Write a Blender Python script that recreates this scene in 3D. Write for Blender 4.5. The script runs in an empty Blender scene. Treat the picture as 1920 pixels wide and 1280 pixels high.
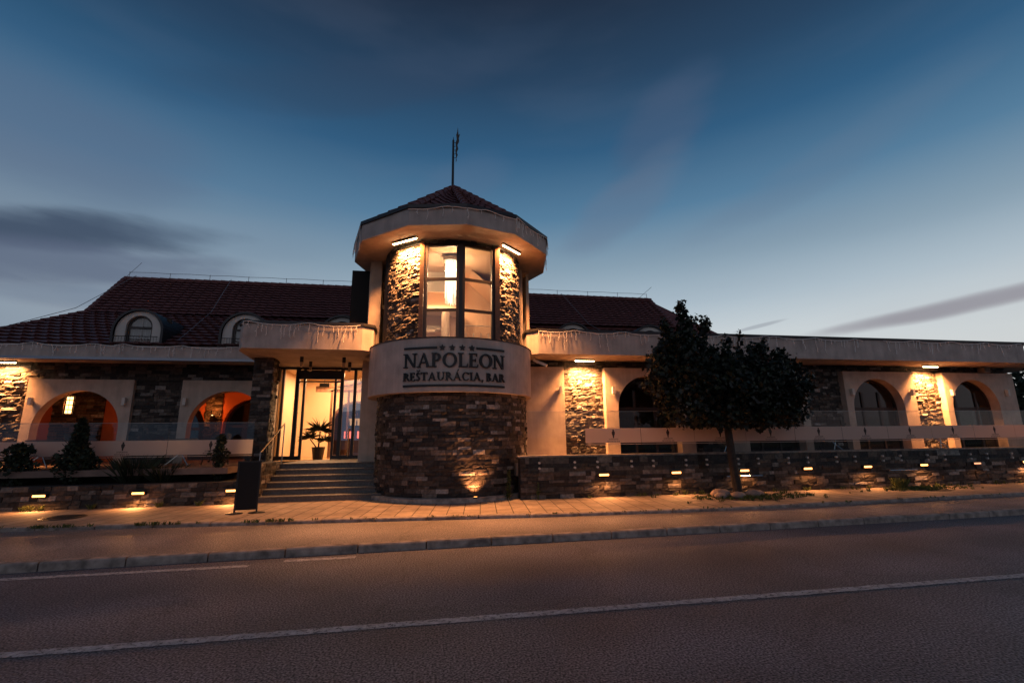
import bpy, math, random
from mathutils import Vector, Matrix
R = math.radians
S = bpy.context.scene
COL = S.collection
# ------------------------------------------------------------------ camera
F = 880.0; TH = math.atan(180/880.0); PSI = R(9.9); ROLL = R(-.65)
fw = Vector((math.sin(PSI)*math.cos(TH), math.cos(PSI)*math.cos(TH), math.sin(TH)))
rt = Vector((math.cos(PSI), -math.sin(PSI), 0)); up = rt.cross(fw)
c, s = math.cos(ROLL), math.sin(ROLL)
rt, up = rt*c+up*s, -rt*s+up*c
cam = bpy.data.cameras.new('camera'); camo = bpy.data.objects.new('camera', cam); COL.objects.link(camo)
camo.matrix_world = Matrix(((rt.x, up.x, -fw.x, 0), (rt.y, up.y, -fw.y, 0), (rt.z, up.z, -fw.z, 1.5), (0, 0, 0, 1)))
cam.lens = F/1920*36; cam.sensor_width = 36; cam.clip_start = .05; cam.clip_end = 3000
S.camera = camo
# ------------------------------------------------------------------ view + sky + sun
S.view_settings.view_transform = 'Standard'; S.view_settings.look = 'None'
S.view_settings.exposure = 0; S.view_settings.gamma = 1
S.cycles.max_bounces = 7; S.cycles.transparent_max_bounces = 12; S.cycles.diffuse_bounces = 3
S.cycles.use_denoising = True; S.cycles.caustics_reflective = False; S.cycles.caustics_refractive = False
S.cycles.sample_clamp_indirect = 4

def srgb(r, g, b):
    f = lambda v: (v/255/12.92) if v/255 <= .04045 else ((v/255+.055)/1.055)**2.4
    return (f(r), f(g), f(b), 1)

W = bpy.data.worlds.new('World'); S.world = W; W.use_nodes = True
nt = W.node_tree; N = nt.nodes; L = nt.links; N.clear()
def nd(t, **k):
    n = N.new(t)
    for a, b in k.items(): setattr(n, a, b)
    return n
def mth(op, a, b=None, c_=None, clamp=False):
    n = N.new('ShaderNodeMath'); n.operation = op; n.use_clamp = clamp
    for i, v in enumerate((a, b, c_)):
        if v is None: continue
        if isinstance(v, (int, float)): n.inputs[i].default_value = v
        else: L.new(v, n.inputs[i])
    return n.outputs[0]
def ramp(fac, stops, interp='LINEAR'):
    n = N.new('ShaderNodeValToRGB'); e = n.color_ramp.elements; n.color_ramp.interpolation = interp
    while len(e) < len(stops): e.new(.5)
    for i, (p, col) in enumerate(stops): e[i].position = p; e[i].color = col
    L.new(fac, n.inputs[0]); return n.outputs[0]
def mixc(fac, a, b):
    n = N.new('ShaderNodeMix'); n.data_type = 'RGBA'
    if isinstance(fac, (int, float)): n.inputs[0].default_value = fac
    else: L.new(fac, n.inputs[0])
    for i, v in ((6, a), (7, b)):
        if isinstance(v, tuple): n.inputs[i].default_value = v
        else: L.new(v, n.inputs[i])
    return n.outputs[2]
tc = nd('ShaderNodeTexCoord'); sx = nd('ShaderNodeSeparateXYZ'); L.new(tc.outputs['Generated'], sx.inputs[0])
el = mth('DIVIDE', mth('ARCSINE', sx.outputs[2]), math.pi/2)           # 0 horizon .. 1 zenith
azr = mth('ARCTAN2', sx.outputs[0], sx.outputs[1])                      # 0 = +Y, + to the right
d_ = 90.
clear = ramp(el, [(0, srgb(203, 206, 207)), (11/d_, srgb(194, 204, 210)), (15/d_, srgb(165, 183, 196)), (20/d_, srgb(130, 154, 172)),
                  (26/d_, srgb(80, 121, 152)), (33/d_, srgb(41, 87, 123)), (40/d_, srgb(32, 62, 91)), (48/d_, srgb(24, 38, 58)), (1, srgb(18, 26, 42))])
# the afterglow is behind the building: the sky opposite is a dimmer, warmer band
back = ramp(el, [(0, srgb(112, 102, 106)), (.12, srgb(116, 112, 124)), (.3, srgb(72, 94, 126)), (.6, srgb(32, 46, 72)), (1, srgb(18, 26, 42))])
fb = mth('MULTIPLY_ADD', sx.outputs[1], -.9, .35, True)
sky = mixc(fb, clear, back)
# left low sky is duller than the right
lf = mth('MULTIPLY', mth('MULTIPLY_ADD', azr, -1.0, -.02, True), mth('MULTIPLY_ADD', el, -2.4, .95, True))
sky = mixc(mth('MULTIPLY', lf, 1.7, None, True), sky, srgb(92, 108, 132))
rg = mth('MULTIPLY', mth('MULTIPLY_ADD', azr, .75, -.28, True), mth('MULTIPLY_ADD', el, -4.5, .95, True))
rg = mth('MULTIPLY', rg, mth('SUBTRACT', 1.0, fb))
sky = mixc(rg, sky, srgb(214, 211, 207))
# clouds: wide soft streaks
cm = nd('ShaderNodeCombineXYZ'); L.new(mth('MULTIPLY', azr, 1.0), cm.inputs[0])
L.new(mth('ADD', mth('MULTIPLY', el, 6.5), mth('MULTIPLY', azr, -.06)), cm.inputs[1])
nz = nd('ShaderNodeTexNoise'); nz.inputs['Scale'].default_value = 2.1; nz.inputs['Detail'].default_value = 4; nz.inputs['Roughness'].default_value = .5
L.new(cm.outputs[0], nz.inputs[0])
cmask = ramp(nz.outputs[0], [(.45, (0, 0, 0, 1)), (.72, (1, 1, 1, 1))], 'EASE')
sky = mixc(mth('MULTIPLY', cmask, .07), sky, srgb(112, 118, 140))
def blob(az0, el0, wa, we, tilt, col, amt, nscale=3.0):
    global sky
    da = mth('SUBTRACT', azr, R(az0)); de = mth('SUBTRACT', mth('MULTIPLY', el, math.pi/2), R(el0))
    de = mth('SUBTRACT', de, mth('MULTIPLY', da, tilt))
    n2 = nd('ShaderNodeTexNoise'); n2.inputs['Scale'].default_value = nscale; n2.inputs['Detail'].default_value = 5
    L.new(cm.outputs[0], n2.inputs[0])
    wob = mth('MULTIPLY', mth('SUBTRACT', n2.outputs[0], .5), 2.2)
    q = mth('ADD', mth('ADD', mth('POWER', mth('ABSOLUTE', mth('DIVIDE', da, R(wa))), 2.0), mth('POWER', mth('ABSOLUTE', mth('DIVIDE', de, R(we))), 2.0)), wob)
    m = mth('MULTIPLY', mth('SUBTRACT', 1.9, q), .55, None, True); m = mth('MULTIPLY', mth('MULTIPLY', m, m), mth('MULTIPLY_ADD', m, -2.0, 3.0))
    m = mth('MULTIPLY', m, amt, None, True); sky = mixc(m, sky, col)
blob(-38, 26, 12, 4.5, 0, srgb(82, 100, 128), .45)
blob(-37, 18.2, 12.5, 1.6, .17, srgb(52, 68, 92), .9, 6)
blob(-36, 15.4, 13, 1.9, .14, srgb(84, 96, 120), .75, 6)
blob(-30, 13.4, 9, 1.0, .12, srgb(104, 120, 142), .55, 5)
blob(-38, 10.2, 6, 1.5, -.1, srgb(140, 156, 171), .6, 5)
blob(-22, 21, 9, 2, .1, srgb(116, 138, 160), .3, 5)
blob(54, 11.0, 9.5, .72, .09, srgb(142, 140, 150), .9, 4)
blob(38.5, 11.6, 2.2, .18, .15, srgb(134, 140, 152), .5, 4)
blob(30, 34, 6, 4, .5, srgb(72, 88, 116), .4, 4)
blob(25, 27, 7, 3, .5, srgb(98, 114, 138), .4, 4)
blob(4, 30, 5, 3, .3, srgb(80, 104, 134), .3, 4)
blob(-8, 39, 20, 2.5, .25, srgb(46, 66, 92), .4, 4)
blob(45, 26, 12, 2, .3, srgb(96, 116, 140), .25, 4)
nsk = nd('ShaderNodeTexSky'); nsk.sky_type = 'NISHITA'; nsk.sun_disc = False; nsk.sun_elevation = R(-1.5); nsk.sun_rotation = R(20)
vm = nd('ShaderNodeMix'); vm.data_type = 'RGBA'; vm.blend_type = 'ADD'; vm.inputs[0].default_value = .05
L.new(sky, vm.inputs[6]); L.new(nsk.outputs[0], vm.inputs[7])
bg = nd('ShaderNodeBackground'); L.new(vm.outputs[2], bg.inputs[0]); bg.inputs[1].default_value = 1.0
wo = nd('ShaderNodeOutputWorld'); L.new(bg.outputs[0], wo.inputs[0])

sun = bpy.data.lights.new('sun', 'SUN'); sun.energy = .15; sun.angle = R(50); sun.color = (1, .89, .84)
fill_suno = bpy.data.objects.new('sun', sun); COL.objects.link(fill_suno)
fill_suno.rotation_euler = (R(62), 0, R(-12))       # added soft front fill, standing in for unseen street lamps behind the camera

# ------------------------------------------------------------------ mesh helpers
class MB:
    def __init__(s): s.v = []; s.f = []; s.m = []; s.mi = 0
    def add(s, vs, fs):
        b = len(s.v); s.v += [tuple(p) for p in vs]
        for f in fs: s.f.append([b+i for i in f]); s.m.append(s.mi)
    def box(s, x0, x1, y0, y1, z0, z1):
        s.add([(x0, y0, z0), (x1, y0, z0), (x1, y1, z0), (x0, y1, z0), (x0, y0, z1), (x1, y0, z1), (x1, y1, z1), (x0, y1, z1)],
              [(0, 3, 2, 1), (4, 5, 6, 7), (0, 1, 5, 4), (1, 2, 6, 5), (2, 3, 7, 6), (3, 0, 4, 7)])
    def xf(s, M, b0=0):
        s.v[b0:] = [tuple(M @ Vector(p)) for p in s.v[b0:]]
    def bar(s, p, q, w, h=None, upv=(0, 0, 1)):
        p = Vector(p); q = Vector(q); d = (q-p); ln = d.length; d.normalize(); u = Vector(upv)
        if abs(d.dot(u)) > .99: u = Vector((0, 1, 0))
        sd = d.cross(u).normalized(); u = sd.cross(d); h = h or w
        vs = [pt+sd*a*w/2+u*b*h/2 for pt in (p, q) for a, b in ((-1, -1), (1, -1), (1, 1), (-1, 1))]
        s.add(vs, [(0, 1, 2, 3), (7, 6, 5, 4), (0, 4, 5, 1), (1, 5, 6, 2), (2, 6, 7, 3), (3, 7, 4, 0)])
    def prism_y(s, poly, y0, y1):      # poly (x,z) CCW seen from -y
        n = len(poly)
        s.add([(x, y0, z) for x, z in poly]+[(x, y1, z) for x, z in poly],
              [list(range(n)), list(range(2*n-1, n-1, -1))]+[[i, i+n, (i+1) % n+n, (i+1) % n] for i in range(n)])
    def prism_z(s, poly, z0, z1):      # poly (x,y) CCW from above
        n = len(poly)
        s.add([(x, y, z0) for x, y in poly]+[(x, y, z1) for x, y in poly],
              [list(range(n-1, -1, -1)), list(range(n, 2*n))]+[[i, (i+1) % n, (i+1) % n+n, i+n] for i in range(n)])
    def tube(s, pts, r, n=6, r1=None, cap=True):
        pts = [Vector(p) for p in pts]; m = len(pts); b = len(s.v); rings = []
        for i, p in enumerate(pts):
            d = (pts[min(i+1, m-1)]-pts[max(i-1, 0)]).normalized()
            u = Vector((0, 0, 1)) if abs(d.z) < .9 else Vector((1, 0, 0))
            a = d.cross(u).normalized(); c2 = a.cross(d)
            rr = r if r1 is None else r+(r1-r)*i/(m-1)
            for k in range(n):
                t = 2*math.pi*k/n; s.v.append(tuple(p+a*rr*math.cos(t)+c2*rr*math.sin(t)))
        for i in range(m-1):
            for k in range(n):
                s.f.append([b+i*n+k, b+i*n+(k+1) % n, b+(i+1)*n+(k+1) % n, b+(i+1)*n+k]); s.m.append(s.mi)
        if cap:
            s.f.append([b+k for k in range(n-1, -1, -1)]); s.m.append(s.mi)
            s.f.append([b+(m-1)*n+k for k in range(n)]); s.m.append(s.mi)
    def lathe(s, prof, cx, cy, n=24, a0=0, a1=2*math.pi):     # prof [(r,z)]; angle 0 = -y, + to +x
        full = abs(a1-a0-2*math.pi) < 1e-6; k = n if full else n+1; b = len(s.v)
        for r, z in prof:
            for i in range(k):
                a = a0+(a1-a0)*i/n; s.v.append((cx+r*math.sin(a), cy-r*math.cos(a), z))
        for j in range(len(prof)-1):
            for i in range(n):
                i2 = (i+1) % k
                s.f.append([b+j*k+i, b+j*k+i2, b+(j+1)*k+i2, b+(j+1)*k+i]); s.m.append(s.mi)
    def blobby(s, c_, rx, ry, rz, rng, n=7, m=5, j=.12):
        b = len(s.v)
        for i in range(m+1):
            th = math.pi*i/m
            for k in range(n):
                ph = 2*math.pi*k/n; q = 1+rng.uniform(-j, j)
                s.v.append((c_[0]+rx*q*math.sin(th)*math.cos(ph), c_[1]+ry*q*math.sin(th)*math.sin(ph), c_[2]+rz*q*math.cos(th)))
        for i in range(m):
            for k in range(n):
                s.f.append([b+i*n+k, b+(i+1)*n+k, b+(i+1)*n+(k+1) % n, b+i*n+(k+1) % n]); s.m.append(s.mi)
    def build(s, name, mat, parent=None, smooth=False, **props):
        me = bpy.data.meshes.new(name); me.from_pydata(s.v, [], s.f); me.update()
        mats = mat if isinstance(mat, (list, tuple)) else [mat]
        for m_ in mats: me.materials.append(m_)
        if len(mats) > 1: me.polygons.foreach_set('material_index', s.m)
        if smooth: me.polygons.foreach_set('use_smooth', [True]*len(me.polygons))
        o = bpy.data.objects.new(name, me); COL.objects.link(o)
        if parent: o.parent = parent; o.matrix_parent_inverse = Matrix.Translation(-parent_world(parent))
        for k, v in props.items(): o[k] = v
        return o
def parent_world(o):      # meshes under a thing keep world coordinates, so only an Empty shifts its children
    return Vector(o.location) if o.type == 'EMPTY' else Vector((0, 0, 0))
def thing(name, label, cat, loc=(0, 0, 0), group=None):
    o = bpy.data.objects.new(name, None); COL.objects.link(o); o.location = loc; o.empty_display_size = .2
    o['label'] = label; o['category'] = cat
    if group: o['group'] = group
    return o
def tag(o, label, cat, group=None):
    o['label'] = label; o['category'] = cat
    if group: o['group'] = group
    return o
def light(kind, name, loc, energy, color, parent=None, size=.1, size_y=None, direction=None, spread=None):
    l = bpy.data.lights.new(name, kind); l.energy = energy; l.color = color
    if kind == 'AREA':
        l.shape = 'RECTANGLE' if size_y else 'SQUARE'; l.size = size
        if size_y: l.size_y = size_y
        if spread: l.spread = spread
    else: l.shadow_soft_size = size
    o = bpy.data.objects.new(name, l); COL.objects.link(o); o.location = loc
    if direction: o.rotation_euler = Vector(direction).to_track_quat('-Z', 'Y').to_euler()
    if parent:
        o.parent = parent; o.matrix_parent_inverse = Matrix.Translation(-Vector(parent.location))
    return o

# ------------------------------------------------------------------ materials
def mat(name, col, rough=.7, metal=0, bump=None, noise=None, spec=.5, emit=None, estr=0, sheen=0):
    m = bpy.data.materials.new(name); m.use_nodes = True; t = m.node_tree; b = t.nodes['Principled BSDF']
    b.inputs['Base Color'].default_value = (*col[:3], 1); b.inputs['Roughness'].default_value = rough; b.inputs['Metallic'].default_value = metal
    b.inputs['Specular IOR Level'].default_value = spec
    if emit: b.inputs['Emission Color'].default_value = (*emit[:3], 1); b.inputs['Emission Strength'].default_value = estr
    tcn = t.nodes.new('ShaderNodeTexCoord')
    if noise:      # (scale, amount)
        n = t.nodes.new('ShaderNodeTexNoise'); n.inputs['Scale'].default_value = noise[0]; n.inputs['Detail'].default_value = 6
        t.links.new(tcn.outputs['Object'], n.inputs[0])
        r_ = t.nodes.new('ShaderNodeValToRGB'); a = noise[1]
        r_.color_ramp.elements[0].position = .3; r_.color_ramp.elements[1].position = .7
        r_.color_ramp.elements[0].color = (*[x*(1-a) for x in col[:3]], 1); r_.color_ramp.elements[1].color = (*[min(1, x*(1+a)) for x in col[:3]], 1)
        t.links.new(n.outputs[0], r_.inputs[0]); t.links.new(r_.outputs[0], b.inputs['Base Color'])
    if bump:       # (scale, strength, distance)
        n = t.nodes.new('ShaderNodeTexNoise'); n.inputs['Scale'].default_value = bump[0]; n.inputs['Detail'].default_value = 5
        t.links.new(tcn.outputs['Object'], n.inputs[0])
        bp = t.nodes.new('ShaderNodeBump'); bp.inputs['Strength'].default_value = bump[1]; bp.inputs['Distance'].default_value = bump[2]
        t.links.new(n.outputs[0], bp.inputs['Height']); t.links.new(bp.outputs[0], b.inputs['Normal'])
    return m
def island_mat(name, stops, rough=.8, bump=None, nscale=14, namt=.5, spec=.4):
    m = bpy.data.materials.new(name); m.use_nodes = True; t = m.node_tree; b = t.nodes['Principled BSDF']
    b.inputs['Roughness'].default_value = rough; b.inputs['Specular IOR Level'].default_value = spec
    g = t.nodes.new('ShaderNodeNewGeometry'); r_ = t.nodes.new('ShaderNodeValToRGB'); e = r_.color_ramp.elements
    while len(e) < len(stops): e.new(.5)
    for i, (p, cc) in enumerate(stops): e[i].position = p; e[i].color = (*cc, 1)
    t.links.new(g.outputs['Random Per Island'], r_.inputs[0])
    tcn = t.nodes.new('ShaderNodeTexCoord'); n = t.nodes.new('ShaderNodeTexNoise'); n.inputs['Scale'].default_value = nscale; n.inputs['Detail'].default_value = 6
    t.links.new(tcn.outputs['Object'], n.inputs[0])
    mr = t.nodes.new('ShaderNodeMapRange'); mr.inputs['From Min'].default_value = .3; mr.inputs['From Max'].default_value = .7
    mr.inputs['To Min'].default_value = 1-namt; mr.inputs['To Max'].default_value = 1+namt*.6; t.links.new(n.outputs[0], mr.inputs[0])
    mx = t.nodes.new('ShaderNodeVectorMath'); mx.operation = 'MULTIPLY'
    t.links.new(r_.outputs[0], mx.inputs[0]); t.links.new(mr.outputs[0], mx.inputs[1]); t.links.new(mx.outputs[0], b.inputs['Base Color'])
    if bump:
        n2 = t.nodes.new('ShaderNodeTexNoise'); n2.inputs['Scale'].default_value = bump[0]; n2.inputs['Detail'].default_value = 6
        t.links.new(tcn.outputs['Object'], n2.inputs[0])
        bp = t.nodes.new('ShaderNodeBump'); bp.inputs['Strength'].default_value = bump[1]; bp.inputs['Distance'].default_value = bump[2]
        t.links.new(n2.outputs[0], bp.inputs['Height']); t.links.new(bp.outputs[0], b.inputs['Normal'])
    return m
def emis(name, col, st):
    m = bpy.data.materials.new(name); m.use_nodes = True; t = m.node_tree; t.nodes.clear()
    e = t.nodes.new('ShaderNodeEmission'); e.inputs[0].default_value = (*col, 1); e.inputs[1].default_value = st
    o = t.nodes.new('ShaderNodeOutputMaterial'); t.links.new(e.outputs[0], o.inputs[0]); return m
def glassm(name, tint=(1, 1, 1), refl=.06, rough=.0, gcol=(1, 1, 1)):
    m = bpy.data.materials.new(name); m.use_nodes = True; t = m.node_tree; t.nodes.clear()
    tr = t.nodes.new('ShaderNodeBsdfTransparent'); tr.inputs[0].default_value = (*tint, 1)
    gl = t.nodes.new('ShaderNodeBsdfGlossy'); gl.inputs['Roughness'].default_value = rough; gl.inputs[0].default_value = (*gcol, 1)
    lw = t.nodes.new('ShaderNodeLayerWeight'); lw.inputs[0].default_value = .5     # facing term: same from both sides of the pane
    pw_ = t.nodes.new('ShaderNodeMath'); pw_.operation = 'POWER'; pw_.inputs[1].default_value = 4.5; t.links.new(lw.outputs['Facing'], pw_.inputs[0])
    ad = t.nodes.new('ShaderNodeMath'); ad.operation = 'MULTIPLY_ADD'; ad.inputs[1].default_value = .5; ad.inputs[2].default_value = refl+.03; ad.use_clamp = True
    t.links.new(pw_.outputs[0], ad.inputs[0])
    mx = t.nodes.new('ShaderNodeMixShader'); t.links.new(ad.outputs[0], mx.inputs[0]); t.links.new(tr.outputs[0], mx.inputs[1]); t.links.new(gl.outputs[0], mx.inputs[2])
    o = t.nodes.new('ShaderNodeOutputMaterial'); t.links.new(mx.outputs[0], o.inputs[0]); return m

STONE = island_mat('split stone', [(0, (.022, .019, .017)), (.3, (.042, .034, .028)), (.55, (.072, .057, .045)), (.76, (.115, .09, .07)), (.92, (.18, .15, .125)), (1, (.34, .31, .28))], .72, (60, .5, .01))
STONED = STONE
MORTAR = mat('dark mortar', (.03, .025, .022), .95)
def streaky(m, amt=.22):
    t = m.node_tree; b = t.nodes['Principled BSDF']; l = b.inputs['Base Color'].links[0].from_socket
    tcn = t.nodes.new('ShaderNodeTexCoord'); mp = t.nodes.new('ShaderNodeMapping'); mp.inputs['Scale'].default_value = (5, 5, .5); n = t.nodes.new('ShaderNodeTexNoise'); n.inputs['Scale'].default_value = 1.4; n.inputs['Detail'].default_value = 8; n.inputs['Roughness'].default_value = .65
    t.links.new(tcn.outputs['Object'], mp.inputs[0]); t.links.new(mp.outputs[0], n.inputs[0])
    q = t.nodes.new('ShaderNodeMapRange'); q.inputs['From Min'].default_value = .35; q.inputs['From Max'].default_value = .6; q.inputs['To Min'].default_value = 1-amt; q.inputs['To Max'].default_value = 1.03; t.links.new(n.outputs[0], q.inputs[0])
    v = t.nodes.new('ShaderNodeVectorMath'); v.operation = 'SCALE'; t.links.new(l, v.inputs[0]); t.links.new(q.outputs[0], v.inputs['Scale']); t.links.new(v.outputs[0], b.inputs['Base Color'])
PLASTER = mat('rough plaster', (.50, .40, .32), .9, bump=(70, .6, .012), noise=(3, .14))
FASCIA = mat('fascia plaster', (.49, .41, .36), .9, bump=(60, .7, .012), noise=(2.2, .18))
streaky(PLASTER, .10); streaky(FASCIA, .13)
CREAM = mat('cream wall', (.66, .50, .33), .8, noise=(1.5, .05))
REDWALL = mat('terracotta wall', (.48, .125, .04), .85, noise=(2, .12))
WOODM = mat('brown wood', (.10, .045, .022), .5, noise=(12, .3))
CAP = mat('dark sheet metal', (.035, .032, .034), .45, .3)
BLACK = mat('black powder coat', (.012, .011, .011), .4)
FRAME = mat('dark window frame', (.028, .017, .012), .45)
LETTER = mat('black letters', (.010, .010, .010), .5)
STEEL = mat('brushed steel', (.55, .53, .5), .25, 1)
TILE = mat('glazed roof tile', (.19, .078, .070), .45, noise=(5, .3), bump=(90, .3, .006))
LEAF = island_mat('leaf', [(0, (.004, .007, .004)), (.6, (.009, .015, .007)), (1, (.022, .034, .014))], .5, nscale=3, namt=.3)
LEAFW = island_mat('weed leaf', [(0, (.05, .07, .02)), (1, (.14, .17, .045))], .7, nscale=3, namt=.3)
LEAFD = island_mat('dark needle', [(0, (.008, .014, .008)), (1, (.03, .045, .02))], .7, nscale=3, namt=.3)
BARK = mat('bark', (.035, .026, .02), .9, bump=(30, .8, .02), noise=(9, .4))
SOIL = mat('soil', (.03, .022, .016), 1, bump=(25, .8, .03), noise=(8, .5))
GLASS = glassm('window glass', (.85, .85, .85), .05)
GLASSC = glassm('clear balustrade glass', (.93, .95, .94), .0)
DARKROOM = mat('unlit room', (.06, .045, .035), .9)
TRIM = mat('white trim', (.6, .56, .5), .7)
WIRE = mat('pale wire', (.85, .80, .74), .5)
GUT = mat('grey gutter', (.30, .33, .38), .35, .3)
WHITEP = mat('white column', (.7, .62, .52), .7)
POT = mat('dark pot', (.02, .016, .014), .5)
ROCK = mat('boulder', (.30, .22, .18), .85, bump=(20, .6, .03), noise=(6, .3))
def frosted():
    m = bpy.data.materials.new('frosted film'); m.use_nodes = True; t = m.node_tree; t.nodes.clear()
    tr = t.nodes.new('ShaderNodeBsdfTransparent'); df = t.nodes.new('ShaderNodeBsdfDiffuse'); df.inputs[0].default_value = (.85, .74, .66, 1)
    tl = t.nodes.new('ShaderNodeBsdfTranslucent'); tl.inputs[0].default_value = (.85, .74, .66, 1)
    m1 = t.nodes.new('ShaderNodeMixShader'); m1.inputs[0].default_value = .55; t.links.new(df.outputs[0], m1.inputs[1]); t.links.new(tl.outputs[0], m1.inputs[2])
    m2 = t.nodes.new('ShaderNodeMixShader'); m2.inputs[0].default_value = .86; t.links.new(tr.outputs[0], m2.inputs[1]); t.links.new(m1.outputs[0], m2.inputs[2])
    o = t.nodes.new('ShaderNodeOutputMaterial'); t.links.new(m2.outputs[0], o.inputs[0]); return m
FROST = frosted()
WARM = (1, .385, .12)
LEDB = emis('warm led', (1, .66, .32), 30)
LENS = emis('wall lamp lens', (1, .38, .09), 7)
CRYST = emis('lit crystal', (1, .74, .42), 7)
BULB = emis('warm bulb', (1, .55, .2), 8)

# ground materials
def asphalt(name, c0, c1, sc=90):
    m = bpy.data.materials.new(name); m.use_nodes = True; t = m.node_tree; b = t.nodes['Principled BSDF']
    tcn = t.nodes.new('ShaderNodeTexCoord')
    n = t.nodes.new('ShaderNodeTexNoise'); n.inputs['Scale'].default_value = sc; n.inputs['Detail'].default_value = 3
    n2 = t.nodes.new('ShaderNodeTexNoise'); n2.inputs['Scale'].default_value = .6; n2.inputs['Detail'].default_value = 5
    vo = t.nodes.new('ShaderNodeTexVoronoi'); vo.inputs['Scale'].default_value = sc*.9
    for q in (n, n2, vo): t.links.new(tcn.outputs['Object'], q.inputs[0])
    r_ = t.nodes.new('ShaderNodeValToRGB'); r_.color_ramp.elements[0].position = .38; r_.color_ramp.elements[1].position = .66
    r_.color_ramp.elements[0].color = (*c0, 1); r_.color_ramp.elements[1].color = (*c1, 1); t.links.new(n.outputs[0], r_.inputs[0])
    mr = t.nodes.new('ShaderNodeMapRange'); mr.inputs['From Min'].default_value = .3; mr.inputs['From Max'].default_value = .7; mr.inputs['To Min'].default_value = .7; mr.inputs['To Max'].default_value = 1.25
    t.links.new(n2.outputs[0], mr.inputs[0])
    mx = t.nodes.new('ShaderNodeVectorMath'); mx.operation = 'MULTIPLY'; t.links.new(r_.outputs[0], mx.inputs[0]); t.links.new(mr.outputs[0], mx.inputs[1])
    # wheel paths along the street, tar-filled cracks and a few repaired patches
    sp = t.nodes.new('ShaderNodeSeparateXYZ'); t.links.new(tcn.outputs['Object'], sp.inputs[0])
    wp = t.nodes.new('ShaderNodeMath'); wp.operation = 'MULTIPLY'; wp.inputs[1].default_value = 3.7; t.links.new(sp.outputs[1], wp.inputs[0])
    ws = t.nodes.new('ShaderNodeMath'); ws.operation = 'SINE'; t.links.new(wp.outputs[0], ws.inputs[0])
    wm = t.nodes.new('ShaderNodeMapRange'); wm.inputs['From Min'].default_value = -1; wm.inputs['From Max'].default_value = 1; wm.inputs['To Min'].default_value = .84; wm.inputs['To Max'].default_value = 1.08; t.links.new(ws.outputs[0], wm.inputs[0])
    cn = t.nodes.new('ShaderNodeTexNoise'); cn.inputs['Scale'].default_value = 1.6; cn.inputs['Detail'].default_value = 8; t.links.new(tcn.outputs['Object'], cn.inputs[0])
    ab_ = t.nodes.new('ShaderNodeVectorMath'); ab_.operation = 'MULTIPLY_ADD'; ab_.inputs[1].default_value = (.9, .9, .9); t.links.new(cn.outputs['Color'], ab_.inputs[0]); t.links.new(tcn.outputs['Object'], ab_.inputs[2])
    vc = t.nodes.new('ShaderNodeTexVoronoi'); vc.feature = 'DISTANCE_TO_EDGE'; vc.inputs['Scale'].default_value = .32; t.links.new(ab_.outputs[0], vc.inputs[0])
    cr = t.nodes.new('ShaderNodeMapRange'); cr.inputs['From Min'].default_value = .002; cr.inputs['From Max'].default_value = .010; cr.inputs['To Min'].default_value = .78; cr.inputs['To Max'].default_value = 1; t.links.new(vc.outputs['Distance'], cr.inputs[0])
    vp = t.nodes.new('ShaderNodeTexVoronoi'); vp.distance = 'CHEBYCHEV'; vp.inputs['Scale'].default_value = .22; t.links.new(tcn.outputs['Object'], vp.inputs[0])
    pm = t.nodes.new('ShaderNodeMapRange'); pm.inputs['To Min'].default_value = .86; pm.inputs['To Max'].default_value = 1.06; t.links.new(vp.outputs['Color'], pm.inputs[0])
    k1 = t.nodes.new('ShaderNodeMath'); k1.operation = 'MULTIPLY'; t.links.new(wm.outputs[0], k1.inputs[0]); t.links.new(cr.outputs[0], k1.inputs[1])
    k2 = t.nodes.new('ShaderNodeMath'); k2.operation = 'MULTIPLY'; t.links.new(k1.outputs[0], k2.inputs[0]); t.links.new(pm.outputs[0], k2.inputs[1])
    mx2 = t.nodes.new('ShaderNodeVectorMath'); mx2.operation = 'SCALE'; t.links.new(mx.outputs[0], mx2.inputs[0]); t.links.new(k2.outputs[0], mx2.inputs['Scale'])
    t.links.new(mx2.outputs[0], b.inputs['Base Color']); b.inputs['Roughness'].default_value = .62
    bp = t.nodes.new('ShaderNodeBump'); bp.inputs['Strength'].default_value = .9; bp.inputs['Distance'].default_value = .012
    t.links.new(vo.outputs['Distance'], bp.inputs['Height']); t.links.new(bp.outputs[0], b.inputs['Normal'])
    return m
ROADM = asphalt('asphalt', (.024, .023, .027), (.34, .315, .345), 55)
VERGEM = asphalt('gravelly asphalt', (.13, .11, .105), (.46, .39, .36), 50)
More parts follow.
